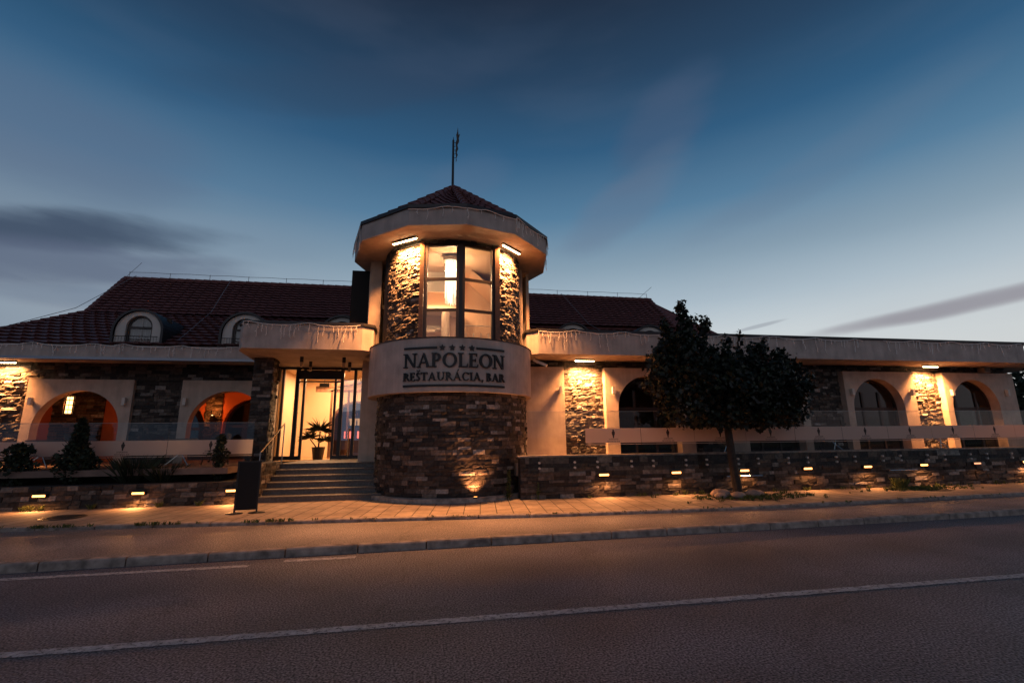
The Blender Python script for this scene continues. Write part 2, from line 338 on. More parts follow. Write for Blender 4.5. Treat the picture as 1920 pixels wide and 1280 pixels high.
def paving():
    m = bpy.data.materials.new('concrete paving'); m.use_nodes = True; t = m.node_tree; b = t.nodes['Principled BSDF']
    tcn = t.nodes.new('ShaderNodeTexCoord'); mp = t.nodes.new('ShaderNodeMapping'); mp.inputs['Rotation'].default_value = (0, 0, R(6)+R(90))
    t.links.new(tcn.outputs['Object'], mp.inputs[0])
    br = t.nodes.new('ShaderNodeTexBrick'); br.inputs['Scale'].default_value = 1; br.inputs['Brick Width'].default_value = .62; br.inputs['Row Height'].default_value = .34
    br.inputs['Mortar Size'].default_value = .010; br.inputs['Mortar Smooth'].default_value = .2; br.offset = .5; br.inputs['Bias'].default_value = -.2
    br.inputs['Color1'].default_value = (.30, .23, .18, 1); br.inputs['Color2'].default_value = (.38, .30, .235, 1); br.inputs['Mortar'].default_value = (.035, .03, .02, 1)
    t.links.new(mp.outputs[0], br.inputs[0])
    n = t.nodes.new('ShaderNodeTexNoise'); n.inputs['Scale'].default_value = 2.2; n.inputs['Detail'].default_value = 8; n.inputs['Roughness'].default_value = .7; t.links.new(tcn.outputs['Object'], n.inputs[0])
    mr = t.nodes.new('ShaderNodeMapRange'); mr.inputs['From Min'].default_value = .3; mr.inputs['From Max'].default_value = .7; mr.inputs['To Min'].default_value = .5; mr.inputs['To Max'].default_value = 1.15
    t.links.new(n.outputs[0], mr.inputs[0])
    mx = t.nodes.new('ShaderNodeVectorMath'); mx.operation = 'MULTIPLY'; t.links.new(br.outputs[0], mx.inputs[0]); t.links.new(mr.outputs[0], mx.inputs[1])
    t.links.new(mx.outputs[0], b.inputs['Base Color']); b.inputs['Roughness'].default_value = .8
    n3 = t.nodes.new('ShaderNodeTexNoise'); n3.inputs['Scale'].default_value = 45; t.links.new(tcn.outputs['Object'], n3.inputs[0])
    su = t.nodes.new('ShaderNodeMath'); su.operation = 'MULTIPLY_ADD'; su.inputs[1].default_value = -1.5; t.links.new(br.outputs['Fac'], su.inputs[0]); t.links.new(n3.outputs[0], su.inputs[2])
    bp = t.nodes.new('ShaderNodeBump'); bp.inputs['Strength'].default_value = .5; bp.inputs['Distance'].default_value = .008
    t.links.new(su.outputs[0], bp.inputs['Height']); t.links.new(bp.outputs[0], b.inputs['Normal'])
    return m
PAVE = paving()
KERB = mat('kerb stone', (.30, .25, .215), .85, bump=(50, .6, .01), noise=(7, .5))
PAINT = mat('road paint', (.50, .48, .48), .7, noise=(18, .3), bump=(110, .8, .008))
def wear(m):
    t = m.node_tree; b = t.nodes['Principled BSDF']; tcn = t.nodes.new('ShaderNodeTexCoord'); n = t.nodes.new('ShaderNodeTexNoise'); n.inputs['Scale'].default_value = 22; n.inputs['Detail'].default_value = 8; n.inputs['Roughness'].default_value = .75
    t.links.new(tcn.outputs['Object'], n.inputs[0]); q = t.nodes.new('ShaderNodeMapRange'); q.inputs['From Min'].default_value = .40; q.inputs['From Max'].default_value = .47; t.links.new(n.outputs[0], q.inputs[0]); t.links.new(q.outputs[0], b.inputs['Alpha'])
wear(PAINT)
GRASS = mat('dry grass blade', (.10, .11, .035), .8)
FIELD = mat('meadow', (.06, .065, .03), 1, noise=(.3, .4))

# ------------------------------------------------------------------ ground
g = MB(); g.add([(-900, -900, -.16), (900, -900, -.16), (900, 900, -.16), (-900, 900, -.16)], [(0, 1, 2, 3)])
g.build('ground', FIELD, kind='structure')
KL = [(-40, 12.9), (-20, 11.4), (-7.6, 10.4), (-3.2, 10.05), (-1.4, 9.93), (2.1, 9.62), (5.4, 9.5), (8.0, 9.58), (14.3, 9.95), (26, 10.6), (45, 11.7)]   # pavement edge
K2 = [(-40, 5.9), (-20, 6.9), (-6.5, 7.5), (-3.6, 7.62), (-.8, 7.72), (4, 7.85), (9, 8.0), (20, 8.4), (45, 9.4)]                      # outer kerb
def lerp_line(pl, x):
    for (x0, y0), (x1, y1) in zip(pl, pl[1:]):
        if x0 <= x <= x1: return y0+(y1-y0)*(x-x0)/(x1-x0)
    return pl[-1][1]
g = MB(); g.add([(-60, -30, -.145), (60, -30, -.145), (60, 9.6, -.145)]+[(x, y+.02, -.145) for x, y in reversed(K2)]+[(-60, 5.5, -.145)], [list(range(len(K2)+4))])
g.build('road', ROADM, kind='structure')
def band(a, b, z):
    m_ = MB(); n = 60; pts = []
    for i in range(n+1):
        x = -40+85*i/n; pts += [(x, a(x), z), (x, b(x), z)]
    m_.add(pts, [(2*i, 2*i+2, 2*i+3, 2*i+1) for i in range(n)]); return m_
band(lambda x: lerp_line(K2, x)+.12, lambda x: lerp_line(KL, x)+.02, -.062).build('verge', VERGEM, kind='structure')
band(lambda x: lerp_line(KL, x)+.1, lambda x: 19.0, 0).build('pavement', PAVE, kind='structure')
def kerb(pl, w, z0, z1, name, ln=1.0):
    m_ = MB(); rng = random.Random(4); x = -38.
    while x < 44:
        x1 = x+ln-.018; a = Vector((x, lerp_line(pl, x), 0)); b = Vector((x1, lerp_line(pl, x1), 0)); d = (b-a).normalized(); n = Vector((-d.y, d.x, 0)); dz = rng.uniform(-.008, .008)
        bev = .018
        prof = [(0, z0), (0, z1-bev), (bev, z1), (w, z1), (w, z0)]
        vs = [p+n*o_+Vector((0, 0, zz+dz)) for p in (a, b) for o_, zz in prof]
        m_.add(vs, [(4, 3, 2, 1, 0), (5, 6, 7, 8, 9)]+[(i, i+1, i+6, i+5) for i in range(4)])
        x += ln
    m_.build(name, KERB, kind='structure')
kerb(KL, .13, -.12, .004, 'kerb')
kerb(K2, .14, -.2, -.035, 'kerb', 1.0)
def paintline(x0, x1, yf, w, name, seed):
    rng = random.Random(seed); m_ = MB(); n = int((x1-x0)/.06); pts = []
    for i in range(n+1):
        x = x0+(x1-x0)*i/n; yy = yf(x); pts += [(x, yy-w/2+rng.uniform(-.007, .007), -.140), (x, yy+w/2+rng.uniform(-.007, .007), -.140)]
    m_.add(pts, [(2*i, 2*i+2, 2*i+3, 2*i+1) for i in range(n)]); m_.build(name, PAINT, kind='structure')
paintline(-30, 40, lambda x: 4.78+.006*x, .12, 'road_centre_line', 1)
paintline(-9.5, -2.35, lambda x: 7.28+.01*x, .12, 'road_edge_line', 2)
paintline(-1.95, -1.0, lambda x: 7.45+.01*x, .13, 'road_edge_line', 3)

# ------------------------------------------------------------------ stone cladding
def stones(mb, u0, u1, v0, v1, fmap, seed, rowh=(.075, .13), w=(.12, .36), depth=(.012, .05), cut=None, sub=True, vtop=None):
    rng = random.Random(seed); v = v0
    while v < v1-.02:
        h = min(rng.uniform(*rowh), v1-v)
        if v1-(v+h) < .03: h = v1-v
        u = u0-rng.uniform(0, .1)
        while u < u1-.01:
            ww = rng.uniform(*w)
            a = max(u, u0); b = min(u+ww, u1)
            if u1-b < .05: b = u1; ww = b-u
            u += ww
            if b-a < .02 or (cut and cut((a+b)/2, v+h/2)): continue
            if vtop is not None and v+h > vtop(.5*(a+b)): continue
            d = rng.uniform(*depth)
            if rng.random() < .12: d += depth[1]*.5
            g_ = .0035; nx = 3 if (b-a) > .16 else 2; ny = 2 if sub else 1; nx = nx if sub else 1
            vs = []; tx = rng.uniform(-.18, .18)*depth[1]; ty = rng.uniform(-.3, .3)*depth[1]
            for j in range(ny+1):
                for i in range(nx+1):
                    uu = a+g_+(b-a-2*g_)*i/nx; vv = v+g_+(h-2*g_)*j/ny
                    if 0 < i < nx: uu += rng.uniform(-.25, .25)*(b-a)/nx
                    edge = 1 if (i in (0, nx) or j in (0, ny)) else 0
                    dd = d+(rng.uniform(-.3, .3)*depth[1] if sub else rng.uniform(-.1, .1)*depth[1])+tx*(2*i/nx-1)+ty*(2*j/ny-1)-edge*.15*depth[1]
                    vs.append(fmap(uu, vv, max(.004, dd)))
            for uu, vv in ((a+g_, v+g_), (b-g_, v+g_), (b-g_, v+h-g_), (a+g_, v+h-g_)): vs.append(fmap(uu, vv, -.01))
            K = nx+1; B = K*(ny+1); fs = []
            for j in range(ny):
                for i in range(nx): fs.append((j*K+i, j*K+i+1, (j+1)*K+i+1, (j+1)*K+i))
            fs.append([B, B+1]+[i for i in range(nx, -1, -1)])
            fs.append([B+2, B+3]+[ny*K+i for i in range(nx+1)])
            fs.append([B+3, B]+[j*K for j in range(ny+1)])
            fs.append([B+1, B+2]+[j*K+nx for j in range(ny, -1, -1)])
            mb.add(vs, fs)
        v += h
def flat_map(y, x0=0): return lambda u, v, d: (u, y-d, v)
def cyl_map(cx, cy, r): return lambda u, v, d: (cx+(r+d)*math.sin(u/r), cy-(r+d)*math.cos(u/r), v)
def side_map(x, sgn): return lambda u, v, d: (x+sgn*d, u, v)

# ------------------------------------------------------------------ the building
BLD = thing('restaurant_building', 'restaurant with round stone tower, plaster arcades and red tiled roof', 'building', (0, 16, 0))
TX, TY = .6, 14.0
# drum
m = MB(); stones(m, -2.1*1.75, 2.1*1.85, .1, 2.72, cyl_map(TX+.06, TY, 2.12), 11, rowh=(.065, .135), w=(.09, .42), depth=(.008, .038)); m.build('tower_base_cladding', STONED, BLD)
m = MB(); m.lathe([(2.12, 0), (2.12, 2.7)], TX+.06, TY, 48); m.build('tower_base', MORTAR, BLD)
m = MB(); m.lathe([(2.14, .1), (2.3, .1), (2.34, .085), (2.34, 0)], TX+.06, TY-.02, 48, R(-110), R(110)); m.build('tower_plinth', KERB, BLD)
# sign band
BR = 2.36; BZ0, BZ1 = 2.63, 3.98
m = MB(); m.lathe([(BR, BZ0), (BR, BZ1)], TX, TY, 128); m.lathe([(2.1, BZ0), (BR, BZ0)], TX, TY, 128); m.lathe([(BR, BZ1), (2.0, BZ1)], TX, TY, 128); m.build('sign_band', FASCIA, BLD, smooth=True)
m = MB(); m.lathe([(BR+.001, BZ1-.002), (BR+.03, BZ1+.004), (BR+.03, BZ1+.022), (2.05, BZ1+.03)], TX, TY, 72); m.build('band_flashing', CAP, BLD)
# lettering on the band (raised letters)
def arcpts(cx, cy, rx, ry, a0, a1, n):
    return [(cx+rx*math.cos(R(a0+(a1-a0)*i/n)), cy+ry*math.sin(R(a0+(a1-a0)*i/n))) for i in range(n+1)]
TK, TN, SF = .185, .088, .07
def ring_strip(cx, cy, rx, ry, a0, a1, thick, thin, n=14):    # thickness large at the sides, small top/bottom
    out = []
    for i in range(n):
        q = []
        for j in (i, i+1):
            a = R(a0+(a1-a0)*j/n); t_ = thin+(thick-thin)*abs(math.cos(a)); q.append(((cx+rx*math.cos(a), cy+ry*math.sin(a)), (cx+(rx-t_)*math.cos(a), cy+(ry-min(t_, thin*1.25 if abs(math.sin(a)) > .9 else t_))*math.sin(a))))
        out.append([q[0][0], q[1][0], q[1][1], q[0][1]])
    return out
def st(x0, y0, x1, y1, w_): return [(x0-w_/2, y0), (x0+w_/2, y0), (x1+w_/2, y1), (x1-w_/2, y1)]
def hb(x0, x1, y, w_): return [(x0, y-w_/2), (x1, y-w_/2), (x1, y+w_/2), (x0, y+w_/2)]
def serif(x, y, w_=.34): return hb(x-w_/2, x+w_/2, y, SF)
GL = {
 'N': (.95, [st(.16, 0, .16, 1, TN), st(.79, 0, .79, 1, TN), [(.08, 1), (.27, 1), (.84, 0), (.70, 0)], serif(.16, .03, .3), serif(.1, .97, .22), serif(.79, .97, .3)]),
 'A': (.92, [[(.10, 0), (.18, 0), (.48, 1), (.42, 1)], [(.66, 0), (.84, 0), (.50, 1), (.38, 1)], hb(.22, .68, .33, TN), serif(.13, .03, .26), serif(.77, .03, .3)]),
 'P': (.68, [st(.18, 0, .18, 1, TK), serif(.18, .03, .36), hb(.04, .3, .97, SF), hb(.2, .38, .965, TN), hb(.2, .38, .46, TN)]+ring_strip(.34, .71, .29, .285, -90, 90, TK, TN)),
 'O': (1.0, ring_strip(.5, .5, .46, .52, 0, 360, TK, TN, 28)),
 'L': (.66, [st(.18, 0, .18, 1, TK), serif(.18, .97, .36), hb(.04, .6, .03, SF), [(.54, 0), (.61, 0), (.64, .24), (.59, .24)]]),
 'E': (.68, [st(.18, 0, .18, 1, TK), hb(.04, .56, .97, SF), hb(.04, .6, .03, SF), hb(.2, .48, .51, TN), [(.52, .78), (.57, .78), (.58, 1), (.53, 1)], [(.56, 0), (.62, 0), (.66, .22), (.61, .22)], [(.45, .4), (.5, .4), (.5, .62), (.45, .62)]]),
 'R': (.80, [st(.18, 0, .18, 1, TK), serif(.18, .03, .36), hb(.04, .3, .97, SF), hb(.2, .36, .965, TN), hb(.2, .36, .50, TN), [(.34, .5), (.48, .5), (.84, .0), (.64, .0)]]+ring_strip(.33, .735, .27, .265, -90, 90, TK, TN)),
 'S': (.58, ring_strip(.30, .74, .21, .27, 25, 250, TK*.85, TN)+ring_strip(.28, .26, .23, .27, -155, 80, TK*.85, TN)+[[(.12, .60), (.24, .68), (.47, .40), (.36, .32)]]),
 'T': (.78, [st(.39, 0, .39, 1, TK), serif(.39, .03, .36), hb(.03, .75, .965, TN), [(.02, .76), (.07, .76), (.09, 1), (.03, 1)], [(.71, .76), (.76, .76), (.75, 1), (.69, 1)]]),
 'U': (.90, [st(.20, .38, .20, 1, TK), st(.74, .38, .74, 1, TN), serif(.2, .97, .36), serif(.74, .97, .28)]+ring_strip(.45, .38, .325, .39, 180, 360, TK, TN)),
 'C': (.86, ring_strip(.48, .5, .43, .52, 42, 318, TK, TN, 24)+[[(.74, .72), (.80, .72), (.81, .97), (.75, .95)]]),
 'I': (.36, [st(.18, 0, .18, 1, TK), serif(.18, .97, .34), serif(.18, .03, .34)]),
 'B': (.72, [st(.18, 0, .18, 1, TK), hb(.04, .34, .97, SF), hb(.04, .34, .03, SF), hb(.2, .36, .53, TN)]+ring_strip(.33, .765, .24, .235, -90, 90, TK, TN)+ring_strip(.34, .27, .29, .27, -90, 90, TK, TN)),
 ',': (.30, [[(.08, 0), (.24, 0), (.24, .15), (.08, .15)], [(.16, 0), (.24, 0), (.12, -.2), (.07, -.18)]]),
 ' ': (.25, []),
 'Š': None, 'Á': None,
}
GL['Š'] = (.58, GL['S'][1]+[[(.30, 1.06), (.36, 1.12), (.50, 1.30), (.42, 1.30)], [(.30, 1.06), (.18, 1.30), (.10, 1.30), (.24, 1.12)]])
GL['Á'] = (.92, GL['A'][1]+[[(.44, 1.06), (.52, 1.06), (.68, 1.34), (.54, 1.34)]])
def lay(text, s0, s1, z0, h, mp, mb, thick=.045, bold=1.0):
    tot = sum(GL[ch][0] for ch in text); k = (s1-s0)/tot; x = s0; idx = 0
    for ch in text:
        wd, polys = GL[ch]
        for q in polys:
            idx += 1; pts = [(x+px*k, z0+pz*h) for px, pz in q]; off = thick+.0004*(idx % 9)
            area = sum(pts[i][0]*pts[(i+1) % len(pts)][1]-pts[(i+1) % len(pts)][0]*pts[i][1] for i in range(len(pts)))
            if area < 0: pts = pts[::-1]
            n = len(pts)
            mb.add([mp(a, b, off) for a, b in pts]+[mp(a, b, 0.002) for a, b in pts], [list(range(n))]+[[i, i+n, (i+1) % n+n, (i+1) % n] for i in range(n)])
        x += wd*k
bm_ = cyl_map(TX, TY, BR)
SA = 1.345     # half arc length of the text block
sm = MB(); lay('NAPOLEON', -SA, SA, 3.235, .355, bm_, sm); lay('REŠTAURÁCIA, BAR', -SA, SA, 2.90, .205, bm_, sm)
LS = sm.build('sign_lettering', LETTER, BLD)
sb = MB()
def longbar(s0, s1, z, h):
    n = max(2, int((s1-s0)/.08))
    for i in range(n):
        a = s0+(s1-s0)*i/n; b = s0+(s1-s0)*(i+1)/n
        vs = [bm_(a, z, .03), bm_(b, z, .03), bm_(b, z+h, .03), bm_(a, z+h, .03), bm_(a, z, .002), bm_(b, z, .002), bm_(b, z+h, .002), bm_(a, z+h, .002)]
        fs = [(0, 1, 2, 3), (0, 4, 5, 1), (3, 2, 6, 7)]
        if i == 0: fs.append((0, 3, 7, 4))
        if i == n-1: fs.append((1, 5, 6, 2))
        sb.add(vs, fs)
for a_ in ((-SA, -.46, 3.70, .05), (.52, SA, 3.70, .05), (-SA, SA, 2.755, .05)):
    sb = MB(); longbar(*a_); sb.build('sign_rule', LETTER, BLD)
for s0 in (-.335, -.09, .16, .405):
    m = MB(); pts = []
    for k in range(10):
        rr = .085 if k % 2 == 0 else .042; a = math.pi/2+k*math.pi/5; pts.append((s0+rr*math.cos(a), 3.725+rr*math.sin(a)))
    m.add([bm_(a, b, .03) for a, b in pts]+[bm_(a, b, .002) for a, b in pts], [list(range(10))]+[[i, i+10, (i+1) % 10+10, (i+1) % 10] for i in range(10)])
    m.build('star', LETTER, BLD)
# upper shaft cladding, left and right of the window
UR = 2.03; UZ0, UZ1 = 3.98, 6.78
m = MB()
stones(m, UR*R(-64), UR*R(-27), UZ0, UZ1, cyl_map(TX, TY, UR), 21, rowh=(.05, .09), w=(.08, .26), depth=(.008, .038))
stones(m, UR*R(30), UR*R(75), UZ0, UZ1, cyl_map(TX, TY, UR), 22, rowh=(.05, .09), w=(.08, .26), depth=(.008, .038))
stones(m, UR*R(-27), UR*R(30), 6.68, UZ1+.05, cyl_map(TX, TY, UR-.08), 23, depth=(.01, .03))
m.build('tower_cladding', STONE, BLD)
m = MB(); m.lathe([(UR, UZ0), (UR, UZ1)], TX, TY, 24, R(-75), R(-26)); m.lathe([(UR, UZ0), (UR, UZ1)], TX, TY, 24, R(29), R(80))
m.lathe([(UR-.01, UZ0), (UR-.01, UZ1)], TX, TY, 12, R(-112), R(-75)); m.lathe([(UR-.01, UZ0), (UR-.01, UZ1)], TX, TY, 12, R(80), R(112))
m.lathe([(UR-.1, 6.62), (UR-.1, UZ1+.2)], TX, TY, 16, R(-30), R(32)); m.build('tower_shaft', MORTAR, BLD)
# plaster jambs beside the cladding
m = MB(); m.box(TX-2.46, TX-2.13, 13.95, 14.5, 3.9, 6.79); m.build('tower_pilaster', PLASTER, BLD)
m = MB(); m.box(TX+1.97, TX+2.2, 14.02, 14.5, 3.9, 6.79); m.build('tower_pilaster', PLASTER, BLD)
DKR = mat('shaded render', (.025, .02, .018), .95)  # shade on the tower rear put into the wall colour
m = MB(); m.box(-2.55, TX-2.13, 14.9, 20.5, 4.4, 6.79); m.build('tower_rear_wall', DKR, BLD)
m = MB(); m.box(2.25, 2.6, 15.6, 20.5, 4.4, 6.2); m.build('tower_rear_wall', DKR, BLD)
# the tall window: two flat leaves meeting at a centre mullion
WZ0, WZ1 = 4.0, 6.62
pc = (.72, 11.96); pl = (-.24, 12.13); pr = (1.66, 12.20)
def leaf(a, b, nm):
    A = Vector((a[0], a[1], 0)); B = Vector((b[0], b[1], 0)); d = (B-A).normalized(); n = Vector((d.y, -d.x, 0)); Ln = (B-A).length
    fr = MB()
    def bx(s0, s1, z0, z1, o0, o1):
        vs = [A+d*s_+n*o_+Vector((0, 0, z_)) for z_ in (z0, z1) for s_, o_ in ((s0, o1), (s1, o1), (s1, o0), (s0, o0))]
        fr.add(vs, [(0, 3, 2, 1), (4, 5, 6, 7), (0, 1, 5, 4), (1, 2, 6, 5), (2, 3, 7, 6), (3, 0, 4, 7)])
    bx(0, .09, WZ0, WZ1, -.06, .03); bx(Ln-.09, Ln, WZ0, WZ1, -.06, .03)
    bx(.09, Ln-.09, WZ0, WZ0+.05, -.06, .03); bx(.09, Ln-.09, WZ1-.05, WZ1, -.06, .03)
    for z in (4.80, 5.65): bx(.09, Ln-.09, z-.035, z+.035, -.05, .025)
    f = fr.build('window', FRAME, BLD)
    gp = MB(); gp.add([A+d*.08+Vector((0, 0, WZ0+.03)), B-d*.08+Vector((0, 0, WZ0+.03)), B-d*.08+Vector((0, 0, WZ1-.03)), A+d*.08+Vector((0, 0, WZ1-.03))], [(0, 1, 2, 3)])
    gp.build('pane', GLASS, f)
leaf(pl, (pc[0]-.02, pc[1]), 'l'); leaf((pc[0]+.02, pc[1]), pr, 'r')
m = MB(); m.box(pc[0]-.05, pc[0]+.05, pc[1]-.05, pc[1]+.1, WZ0, WZ1+.02); m.build('window_mullion', FRAME, BLD)
m = MB(); m.box(-.36, -.25, 12.08, 12.5, WZ0, WZ1+.1); m.build('window_jamb', WOODM, BLD)
m = MB(); m.box(1.67, 1.8, 12.13, 12.6, WZ0, WZ1+.1); m.build('window_jamb', WOODM, BLD)
# eave ring
EA = [-92, -59, -25, 4, 31, 64, 95, 125, 155, 180, 210, 240]
def ring(r): return [(TX+r*math.sin(R(a)), TY-r*math.cos(R(a))) for a in EA]
m = MB(); po, pi_ = ring(2.97), ring(1.9); n = len(EA)
vs = [(x, y, 6.78) for x, y in po]+[(x, y, 7.24) for x, y in po]+[(x, y, 6.78) for x, y in pi_]
m.add(vs, [[i, (i+1) % n, (i+1) % n+n, i+n] for i in range(n)]+[[i, i+2*n, (i+1) % n+2*n, (i+1) % n] for i in range(n)]); m.build('tower_eave', FASCIA, BLD)
m = MB(); po = ring(3.02); p2 = ring(2.8)
vs = [(x, y, 7.24) for x, y in po]+[(x, y, 7.33) for x, y in po]+[(x, y, 7.36) for x, y in p2]
m.add(vs, [[i, (i+1) % n, (i+1) % n+n, i+n] for i in range(n)]+[[i+n, (i+1) % n+n, (i+1) % n+2*n, i+2*n] for i in range(n)]+[list(range(n-1, -1, -1))]); m.build('tower_eave_trim', CAP, BLD)
# tiled slopes
def underlay(mb, pts, dz=.10):
    mb.add([(p[0], p[1]+.02, p[2]-dz) for p in pts], [list(range(len(pts)))])
def slope(mb, p00, p10, p01, p11, nr, nc, amp=.022, step=.035):
    p00, p10, p01, p11 = map(Vector, (p00, p10, p01, p11)); nn = (p10-p00).cross(p01-p00).normalized()
    if nn.length < .5: nn = (p11-p00).cross(p01-p00).normalized()
    SN = 6
    for r_ in range(nr):
        v0, v1 = r_/nr, (r_+1)/nr; b = len(mb.v); K = nc*SN+1
        for vv, lift in ((v0, step), (v1+.26/nr, .0), (v0+.2/nr, -.0001)):
            vv = min(vv, 1); A = p00.lerp(p01, vv); B = p10.lerp(p11, vv)
            for i in range(K):
                u = i/(K-1); ph = (u*nc) % 1.0
                w_ = amp*(math.cos(2*math.pi*ph)) if ph < .5 else -amp+amp*.35*math.cos(4*math.pi*(ph-.5))-amp*.35
                mb.v.append(tuple(A.lerp(B, u)+nn*(w_+lift+.02)))
        for i in range(K-1):
            mb.f.append([b+i, b+i+1, b+K+i+1, b+K+i]); mb.m.append(mb.mi)
            mb.f.append([b+2*K+i, b+2*K+i+1, b+i+1, b+i]); mb.m.append(mb.mi)
m = MB(); ap = Vector((TX-.02, TY, 9.40)); rr = ring(2.8)
for i in range(n):
    a = Vector((*rr[i], 7.27)); b = Vector((*rr[(i+1) % n], 7.27))
    slope(m, a, b, a.lerp(ap, .97), b.lerp(ap, .97), 9, 5, .025, .04)
m.build('tower_roof', TILE, BLD)
m = MB()
for i in range(n):     # hip tiles
    a = Vector((*rr[i], 7.31))
    for k in range(9):
        p = a.lerp(ap, k/9.0)+Vector((0, 0, .05)); q = a.lerp(ap, (k+1.12)/9.0)+Vector((0, 0, .035))
        m.tube([p, q], .105, 8, .085)
m.tube([ap+Vector((0, 0, -.06)), ap+Vector((0, 0, .09))], .14, 10, .07); m.build('hip_tiles', TILE, BLD)

# main roof
rL, rR = (-12.83, 21.4, 8.23), (10.85, 21.4, 8.2)
kL, kR = (-12.47, 19.0, 6.14), (10.85, 19.0, 6.22)
eL, eR = (-13.2, 15.75, 4.33), (12.0, 15.9, 4.5)
m = MB(); underlay(m, (kL, kR, rR, rL)); slope(m, kL, kR, rL, rR, 13, 70, .011, .07); m.build('roof', TILE, BLD)
HC = (-13.9, 15.75, 4.33)
m = MB(); underlay(m, (HC, eR, (11.6, 19, 6.05), kL), .07); m.add([HC, eR, (12, 15.9, 3.9), (-13.9, 15.75, 3.9)], [(0, 1, 2, 3)]); slope(m, HC, eR, kL, (11.6, 19, 6.05), 11, 76, .013, .085)
m.add([HC, kL, (-16.5, 21, 4.3), (-16.5, 15.8, 4.25)], [(0, 1, 2, 3)]); m.build('roof_skirt', TILE, BLD)
m = MB(); m.add([rR, kR, (12.6, 15.9, 4.5), (13, 24, 4.6), (12.9, 24, 4.6)], [(0, 1, 2, 3)]); m.add([rL, (-13.2, 24, 6), kL], [(0, 1, 2)])
m.add([rL, rR, (12.9, 26, 4.6), (-14, 26, 4.6)], [(0, 1, 2, 3)]); m.build('roof_rear_slope', TILE, BLD)
m = MB()
for k in range(70):
    x = -12.85+k*23.75/70; m.tube([(x, 21.4, 8.27), (x+.37, 21.4, 8.265)], .10, 6, .085)
for k in range(11):
    p = Vector(kL).lerp(Vector(rL), k/11); q = Vector(kL).lerp(Vector(rL), (k+1.1)/11); m.tube([p+Vector((0, 0, .05)), q+Vector((0, 0, .03))], .10, 6, .085)
    p = Vector(kR).lerp(Vector(rR), k/11); q = Vector(kR).lerp(Vector(rR), (k+1.1)/11); m.tube([p+Vector((0, 0, .05)), q+Vector((0, 0, .03))], .10, 6, .085)
for k in range(14):
    p = Vector(HC).lerp(Vector(kL), k/14); q = Vector(HC).lerp(Vector(kL), (k+1.1)/14); m.tube([p+Vector((0, 0, .04)), q+Vector((0, 0, .02))], .10, 6, .085)
m.build('ridge_tiles', TILE, BLD)
m = MB(); m.box(-12.3, -11.8, 20.2, 20.7, 6.6, 6.9); 
# lightning wire
w = MB(); pts = []
for k in range(31):
    x = -12.7+k*23.4/30; pts.append((x, 21.4, 8.55+(.02 if k % 2 else 0)));
    if k % 2 == 0: w.tube([(x, 21.4, 8.3), (x, 21.4, 8.58)], .012, 4)
w.tube(pts, .009, 4); w.tube([(-12.8, 21.4, 8.35), (-12.3, 21.4, 9.0)], .009, 4); w.tube([(10.3, 21.4, 8.35), (11.0, 21.4, 8.95)], .009, 4)
for (xa, xb) in ((-12.4, -13.3), (-8.7, -7.8), (6.2, 7.3)):
    w.tube([(xa, 21.35, 8.4), (xa*.55+xb*.45, 18.95, 6.3), (xb, 15.9, 4.6)], .010, 4)
wo_ = w.build('lightning_rod', mat('galvanised wire', (.4, .38, .38), .5, .6), None); tag(wo_, 'thin lightning conductor wire on short posts along the tiled ridge', 'lightning rod')
